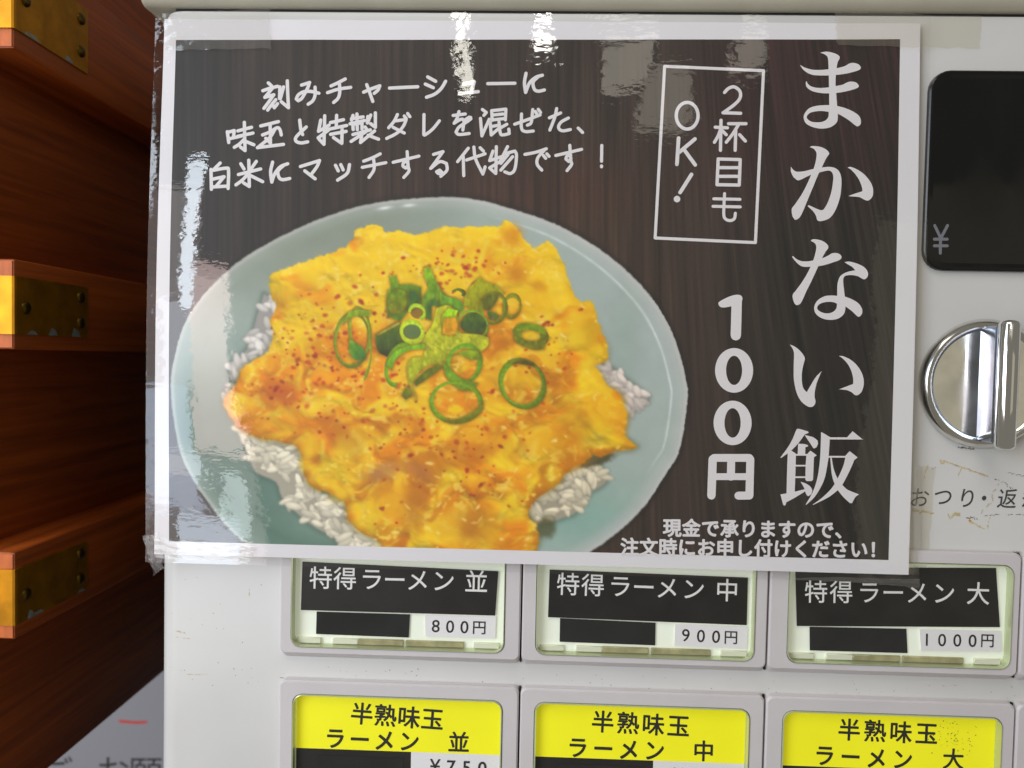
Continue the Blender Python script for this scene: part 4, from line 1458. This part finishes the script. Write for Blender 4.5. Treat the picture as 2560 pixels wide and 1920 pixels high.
T([[(1018, 625), (1045, 625), (1080, 830), (1155, 1025), (1250, 1150), (1350, 1240), (1560, 1325), (1490, 1380), (1430, 1490), (1390, 1490), (1280, 1390), (1165, 1250), (1090, 1100), (1045, 930)]])
ink.build('title_lettering', poster_surf, .14, m_white_ink, poster)

# handwritten blurb, stroke by stroke
hand = [
    ((640, 170), 6.9125, [[(215, 260), (270, 310)], [(120, 395), (250, 350), (375, 320)], [(290, 345), (155, 510), (310, 465), (215, 600), (140, 700)], [(345, 550), (270, 640), (205, 730)],
     [(285, 620), (320, 690), (375, 620)], [(415, 330), (410, 530)], [(480, 330), (425, 530)], [(545, 225), (550, 400), (565, 690), (440, 585)],
     [(790, 300), (930, 255), (890, 360), (800, 520), (735, 570), (700, 540), (735, 470), (830, 415), (960, 410), (1090, 440)], [(1025, 335), (1025, 470), (985, 570), (905, 630)],
     [(1300, 315), (1420, 260), (1545, 195)], [(1240, 430), (1430, 370), (1640, 340)], [(1445, 260), (1450, 430), (1420, 530), (1345, 600)],
     [(1860, 420), (2000, 360), (2140, 310), (2110, 380), (2045, 440)], [(1915, 290), (1960, 410), (2020, 580)]]),
    ((960, 150), 5.027, [[(70, 355), (425, 338)], [(550, 215), (650, 270)], [(520, 305), (620, 350)], [(775, 270), (720, 360), (640, 430), (535, 470)], [(1000, 305), (1135, 275), (1100, 400)],
     [(950, 425), (1185, 400)], [(1305, 300), (1645, 295)], [(1785, 170), (1765, 290), (1780, 410), (1830, 290), (1910, 220), (1990, 195)], [(1940, 210), (1875, 280), (1890, 370), (1940, 395), (2015, 380)]]),
    ((550, 270), 5.53, [[(105, 330), (125, 480)], [(110, 340), (200, 315), (190, 410)], [(125, 430), (300, 390)], [(250, 320), (440, 270)], [(250, 395), (460, 350)], [(338, 200), (348, 590), (285, 540)],
     [(340, 430), (270, 500), (200, 545)], [(350, 460), (470, 510)],
     [(565, 250), (810, 190)], [(695, 220), (700, 490), (635, 420)], [(590, 375), (700, 330), (790, 275), (830, 300), (850, 375)], [(520, 550), (880, 505)], [(760, 300), (690, 410), (530, 545)],
     [(1105, 170), (1120, 300), (1145, 370)], [(1195, 265), (1080, 375), (1045, 430), (1065, 470), (1130, 485), (1215, 470)],
     [(1395, 170), (1365, 325), (1510, 240)], [(1450, 110), (1440, 505), (1370, 430)], [(1360, 415), (1500, 310)], [(1530, 205), (1710, 165)], [(1615, 105), (1610, 270)], [(1490, 300), (1755, 245)],
     [(1530, 365), (1745, 325)], [(1690, 290), (1685, 490), (1570, 410)],
     [(1840, 105), (1820, 170)], [(1820, 150), (1980, 125)], [(1800, 220), (2000, 175)], [(1895, 85), (1900, 300)], [(1838, 220), (1843, 300)], [(1840, 230), (1965, 205), (1965, 290)], [(2045, 120), (2040, 210)],
     [(2085, 100), (2040, 210)], [(2150, 70), (2150, 270), (2085, 220)], [(2010, 265), (2030, 300)], [(1840, 370), (2080, 305)], [(2020, 330), (1815, 465)], [(1960, 390), (1945, 480), (2140, 320)], [(2050, 380), (2195, 435)]]),
    ((940, 250), 4.096, [[(220, 150), (185, 220), (130, 285)], [(205, 215), (310, 200), (280, 270), (215, 340), (110, 395)], [(175, 280), (290, 340)], [(290, 165), (310, 190)], [(325, 140), (348, 172)],
     [(492, 150), (490, 355), (505, 358), (580, 300), (650, 215)], [(790, 160), (915, 145)], [(850, 120), (830, 190), (800, 240)], [(800, 240), (870, 200), (900, 215), (890, 310)],
     [(970, 180), (930, 225), (850, 280), (820, 330), (850, 355), (955, 345)], [(920, 200), (955, 178), (972, 195), (935, 225)],
     [(1090, 100), (1130, 130), (1105, 160)], [(1070, 190), (1085, 370), (1160, 200)], [(1185, 110), (1190, 210)], [(1190, 110), (1330, 95), (1325, 205)], [(1195, 155), (1300, 145)], [(1195, 205), (1325, 190)],
     [(1170, 230), (1180, 360), (1260, 290)], [(1175, 275), (1240, 262)], [(1260, 225), (1275, 345), (1310, 358), (1365, 345), (1360, 300)], [(1340, 250), (1270, 290)],
     [(1420, 250), (1560, 200), (1680, 155)], [(1490, 145), (1490, 290), (1530, 325), (1610, 320)], [(1605, 100), (1590, 230), (1550, 260)], [(1632, 120), (1650, 150)], [(1662, 98), (1685, 130)],
     [(1775, 185), (1890, 135)], [(1850, 90), (1830, 180), (1780, 310)], [(1970, 187), (1900, 225), (1870, 270), (1880, 305), (1920, 318), (1990, 305)], [(2070, 290), (2115, 335)]]),
    ((510, 370), 5.027, [[(205, 190), (130, 265)], [(90, 270), (95, 520)], [(95, 285), (280, 255), (310, 285), (305, 510)], [(100, 395), (255, 362), (160, 475)], [(95, 492), (300, 480)],
     [(465, 200), (505, 265)], [(565, 155), (572, 485), (500, 440)], [(660, 170), (580, 285)], [(435, 335), (715, 265)], [(560, 320), (490, 400), (405, 465)], [(590, 350), (740, 425)],
     [(865, 180), (840, 300), (855, 430), (890, 330), (960, 240), (1055, 200)], [(1010, 215), (935, 290), (945, 370), (990, 400), (1080, 385)], [(1215, 235), (1455, 160), (1420, 240), (1350, 335)],
     [(1270, 290), (1400, 390)], [(1655, 220), (1690, 290)], [(1720, 210), (1750, 275)], [(1830, 210), (1800, 320), (1680, 405)]]),
    ((920, 350), 3.568, [[(-50, 245), (160, 203)], [(-38, 190), (40, 160), (110, 125)], [(50, 165), (55, 260), (10, 335)], [(225, 200), (455, 145)], [(350, 105), (358, 230), (365, 280), (320, 335)],
     [(355, 195), (322, 200), (312, 232), (338, 252), (360, 225)], [(585, 130), (670, 105), (560, 255), (640, 195), (700, 210), (705, 270), (650, 325)], [(668, 298), (640, 270), (612, 285), (630, 300), (665, 297)],
     [(895, 75), (800, 195)], [(850, 150), (855, 320)], [(880, 180), (1045, 125)], [(945, 65), (960, 170), (1025, 305), (1045, 240)], [(1000, 70), (1030, 100)],
     [(1115, 100), (1085, 185), (1190, 150)], [(1145, 60), (1140, 300), (1090, 255)], [(1085, 250), (1200, 180)], [(1245, 60), (1180, 190)], [(1215, 125), (1310, 100), (1325, 140), (1310, 260), (1270, 300), (1220, 285)],
     [(1250, 130), (1185, 210)], [(1290, 150), (1185, 270)], [(1400, 130), (1500, 110), (1590, 80)], [(1575, 90), (1515, 160), (1510, 220), (1550, 270)], [(1565, 140), (1585, 165)], [(1595, 125), (1615, 148)],
     [(1675, 140), (1905, 85)], [(1800, 50), (1808, 180), (1815, 220), (1775, 275)], [(1808, 140), (1775, 145), (1765, 172), (1790, 192), (1812, 165)], [(2085, 50), (2083, 190)], [(2083, 232), (2083, 240)]]),
]
ink = Ink()
for og, sc, strokes in hand:
    z_ = zmap(og, sc)
    for s in strokes:
        ink.stroke(z_(s), 8.4 if sc > 4.5 else 8.0, sharp=70)
ink.build('handwritten_lettering', poster_surf, .14, m_white_ink, poster)

# framed second-helping note
ink = Ink()
z3 = zmap((1280, 0), 3.456)
z7 = zmap((1280, 480), 3.456)
z11 = zmap((1280, 960), 3.456)
for s in ([(1835, 800), (1870, 765), (1920, 752), (1968, 790), (1968, 850), (1920, 905), (1825, 975)], [(1822, 975), (1975, 980)],
          [(1755, 1100), (1860, 1105)], [(1805, 1040), (1800, 1300)], [(1800, 1120), (1780, 1175), (1748, 1230)], [(1815, 1130), (1850, 1165)], [(1870, 1070), (2020, 1070)],
          [(1955, 1080), (1905, 1160), (1850, 1230)], [(1932, 1130), (1927, 1300)], [(1965, 1165), (2015, 1220)],
          [(1780, 1375), (1970, 1380), (1962, 1600), (1770, 1597), (1780, 1375)], [(1785, 1450), (1960, 1450)], [(1780, 1525), (1960, 1525)]):
    ink.stroke(z3(s), 8.2)
for s in ([(1835, 15), (1828, 190), (1845, 235), (1885, 248), (1920, 230), (1928, 185)], [(1742, 60), (1968, 65)], [(1735, 125), (1970, 130)]):
    ink.stroke(z7(s), 7.6)
ink.ellipse_ring(z3([(1512, 1002)])[0], (31.5, 37.5), (23, 29))
for s in ([(1438, 1195), (1424, 1420)], [(1580, 1202), (1440, 1320)], [(1480, 1285), (1582, 1425)], [(1550, 1508), (1452, 1664)]):
    ink.stroke(z3(s), 9.4)
ink.disc(z7([(1425, 62)])[0], 8.2, 20)
q = [z3([(1318, 574)])[0], z3([(2172, 612)])[0], z7([(2102, 438)])[0], z7([(1236, 398)])[0]]
for a, b in zip(q, q[1:] + q[:1]):
    n = 12
    ink.stroke([(a[0] + (b[0] - a[0]) * k / n, a[1] + (b[1] - a[1]) * k / n) for k in range(n + 1)], 7.6, cap=True, sub=1)
ink.build('framed_note_lettering', poster_surf, .14, m_white_ink, poster)

# price
ink = Ink()
ink.stroke(z7([(1941, 938), (1933, 1238)]), 26)
ink.poly([catmull(z7([(1795, 945), (1900, 895), (1975, 893), (1985, 940), (1900, 985), (1815, 998), (1785, 975)]), True, 4, 120)])
ink.ellipse_ring(z7([(1918, 1541)])[0], (47.6, 55.8), (20, 36.5))
ink.ellipse_ring(z11([(1905, 336)])[0], (47.6, 55.6), (20.2, 36.8))
for s, w in (([(1745, 638), (2050, 638)], 19.5), ([(1733, 650), (1722, 962)], 21), ([(2058, 650), (2050, 963), (1955, 964)], 20), ([(1735, 800), (2055, 800)], 17), ([(1893, 640), (1890, 800)], 20)):
    ink.stroke(z11(s), w)
ink.build('price_lettering', poster_surf, .14, m_white_ink, poster)

# two bold lines at the foot
ink = Ink()
ink.line('現金で承りますので、', (1680.3, 1319), (1680.3 + 9 * 47.7, 1324.5), 47, .034)
ink.line('注文時にお申し付けください！', (1573.8, 1366.5), (1573.8 + 13 * 47.75, 1373.5), 47, .034)
ink.build('footer_lettering', poster_surf, .14, m_white_ink, poster)

# clear laminate over everything, 3 mm wider than the paper
grid_sheet('laminate_film', np.linspace(-3.4, PW + 3.6, 150), np.linspace(-3.0, PH + 3.2, 110), .55, m_film, poster)


# ================================================================== clear tape
def tape(name, quad, y_off, mat, label, onto, wrinkle=.25, n=14, curl=None):
    """strip of tape given by four photo pixels (tl, tr, br, bl), lying over poster and panel"""
    q = np.array(quad, float)
    a, b = np.meshgrid(np.linspace(0, 1, n), np.linspace(0, 1, n))
    a_, b_ = a[..., None], b[..., None]
    uv = (1 - a_) * (1 - b_) * q[0] + a_ * (1 - b_) * q[1] + a_ * b_ * q[2] + (1 - a_) * b_ * q[3]
    rg = np.random.RandomState(int(q.sum()) % 1000)
    edge = rg.normal(0, 1.6, (n, n, 2))
    mask = ((a < .01) | (a > .99) | (b < .01) | (b > .99)).astype(float)[..., None]
    uv = uv + edge * mask
    ys = onto(uv)
    wr = wrinkle * (.5 + .5 * np.sin(a * 23 + rg.uniform(0, 6)) * np.sin(b * 17 + rg.uniform(0, 6))) + rg.uniform(0, wrinkle * .3, (n, n))
    yy = ys - y_off - wr
    if curl is not None:
        yy = yy - curl(a, b)
    P = np.stack([on_y(uv[j, i], yy[j, i]) for j in range(n) for i in range(n)])
    F = [(j * n + i, (j + 1) * n + i, (j + 1) * n + i + 1, j * n + i + 1) for j in range(n - 1) for i in range(n - 1)]
    o = mesh(name, P, F, mat, None, P.mean(0), smooth=True)
    return tag(o, label, 'tape')


def poster_front(uv):
    P = poster_surf(uv)
    return P[..., 1] - .65


def mixed_front(xcut):
    """poster in front left of xcut pixels, panel to its right"""
    def fn(uv):
        w = 1 / (1 + np.exp((uv[..., 0] - xcut) / 3.))
        return poster_front(np.clip(uv, (395, 50), (2296, 1430))) * w + (-.15) * (1 - w)
    return fn


tape('clear_tape', [(2088, 30), (2452, 40), (2450, 121), (2092, 112)], .15, m_tape, 'yellowed clear tape over the upper corner of the poster beside the title', mixed_front(2326), .18)
tape('clear_tape', [(405, 34), (675, 22), (676, 120), (412, 126)], .25, m_tape_clear, 'clear tape over the poster corner next to the wooden rails and the machine cap', poster_front, .3)
tape('clear_tape', [(2284, 1165), (2338, 1168), (2318, 1440), (2270, 1436)], .15, m_tape, 'yellowed clear tape strip beside the change return lettering', mixed_front(2292), .2)
tape('clear_tape', [(382, 1340), (640, 1366), (626, 1404), (388, 1396)], .2, m_tape_clear, 'clear tape along the poster foot above the blank white panel', poster_front, .35)
tape('clear_tape', [(355, 1341), (396, 1330), (410, 1418), (386, 1440)], .2, m_tape_clear, 'loose folded flap of clear tape hanging off the poster corner by the wood', poster_front, .25)
tape('clear_tape', [(1905, 1444), (2300, 1446), (2299, 1471), (2198, 1459)], .15, m_tape_clear, 'torn clear tape edge lying over the label of the thousand yen button', lambda uv: np.full(uv.shape[:-1], -7.9), .06)

# ================================================================== wooden rack at the side
XR = -125.0
REC = 22.0
p = on_x(np.array([36., 760.]), XR)
YN = p[1]
zr = lambda u, vv, x=XR: float(on_x(np.array([float(u), float(vv)]), x)[2])
rails = [(zr(48, 129), zr(48, 129) + 49), (zr(32, 874), zr(36, 647)), (zr(13, 1613), zr(10, 1391))]
zbot = float(on_x(np.array([260., 1802.]), XR - REC)[2])
rack = thing('wooden_rack', (XR - 60, 200, zbot), 'dark red brown wooden rack with protruding rails strapped in worn brass', 'rack')
v, f = box_vf(XR - REC - 14, XR - REC, YN - 6, WALL_Y - .5, zbot, 420)
mesh('side_panel', v, f, m_wood, rack)
for zb, zt in rails:
    rl = bevel_box('rail', XR - REC - 40, XR, YN, WALL_Y - 1, zb, zt, m_wood, rack, 1.2, 2)
    # end grain cap
    v, f = box_vf(XR - 60, XR - .9, YN - .25, YN + .6, zb + .9, zt - .9)
    mesh('end_grain', v, f, m_wood_end, rl)
    h = zt - zb
    b0, b1 = zb + h * .17, zb + h * .81
    # brass strap folded round the end of the rail
    prof = [(XR - 60, YN - 1.3), (XR - .3, YN - 1.3), (XR + .7, YN - 1.0), (XR + 1.0, YN + .2), (XR + 1.0, YN + 53), (XR + .1, YN + 53.3), (XR + .1, YN + .6), (XR - 60, YN - .3)]
    loops = [[(x, y, z) for x, y in prof] for z in (b0, b1)]
    v, f = bridge(loops, True, True)
    bp = mesh('brass_strap', v, f, m_brass, rl)
    ink = Ink()
    for q in range(4):
        yy0 = YN + random.uniform(2, 44)
        up = zb < -20
        zz0 = b1 - .2 if up else b0 + .2
        hh = random.uniform(1, 4.5) * (-1 if up else 1)
        ww = random.uniform(3, 9)
        ink.add([(yy0, zz0), (yy0 + ww * .3, zz0 + hh), (yy0 + ww * .7, zz0 + hh * .8), (yy0 + ww, zz0)], [(0, 1, 2, 3)])
    V = [(XR + 1.05 + .004 * k2, p_[0], p_[1]) for k2, p_ in enumerate(ink.v)]
    o = mesh('worn_patch', V, ink.f, m_worn, rl)
    o['kind'] = 'stuff'
    for dy, dz in ((6, .47), (47, .28), (47, .78)):
        cz = b0 + (b1 - b0) * dz
        n = 14
        loops = [[(XR + x, YN + dy + r * math.cos(2 * math.pi * i / n), cz + r * math.sin(2 * math.pi * i / n)) for i in range(n)] for x, r in ((.9, 2.9), (1.7, 2.7), (2.3, 1.8), (2.5, .5))]
        v, f = bridge(loops, False, True)
        mesh('screw', v, f, m_screw, rl, smooth=True)

# ================================================================== notice on the wall behind
NY = WALL_Y - 1.2
q = on_y(np.array([[80, 1620], [470, 1620], [470, 2060], [80, 2060]], float), NY)
nt = thing('wall_notice', (q[:, 0].mean(), NY, q[:, 2].min()), 'grey white notice with black lettering and a red dash on the wall behind the rack', 'notice')
B = q.copy(); B[:, 1] += .9
V = [tuple(a) for a in q] + [tuple(a) for a in B]
mesh('paper_sheet', V, [(0, 3, 2, 1), (0, 1, 5, 4), (1, 2, 6, 5), (2, 3, 7, 6), (3, 0, 4, 7)], m_notice, nt)
ink = Ink()
ink.stroke([(300, 1803), (340, 1806), (365, 1805)], 7)
ink.build('red_dash', plane_surf(NY), .1, m_red, nt)
ink = Ink()
for ch, c in (('ご', (140, 1932)), ('お', (282, 1930)), ('願', (364, 1932))):
    ink = Ink()
    ink.glyph(ch, c, 88, .0, -.004)
    ink.build('notice_letter', plane_surf(NY), .1, m_black_ink, nt)
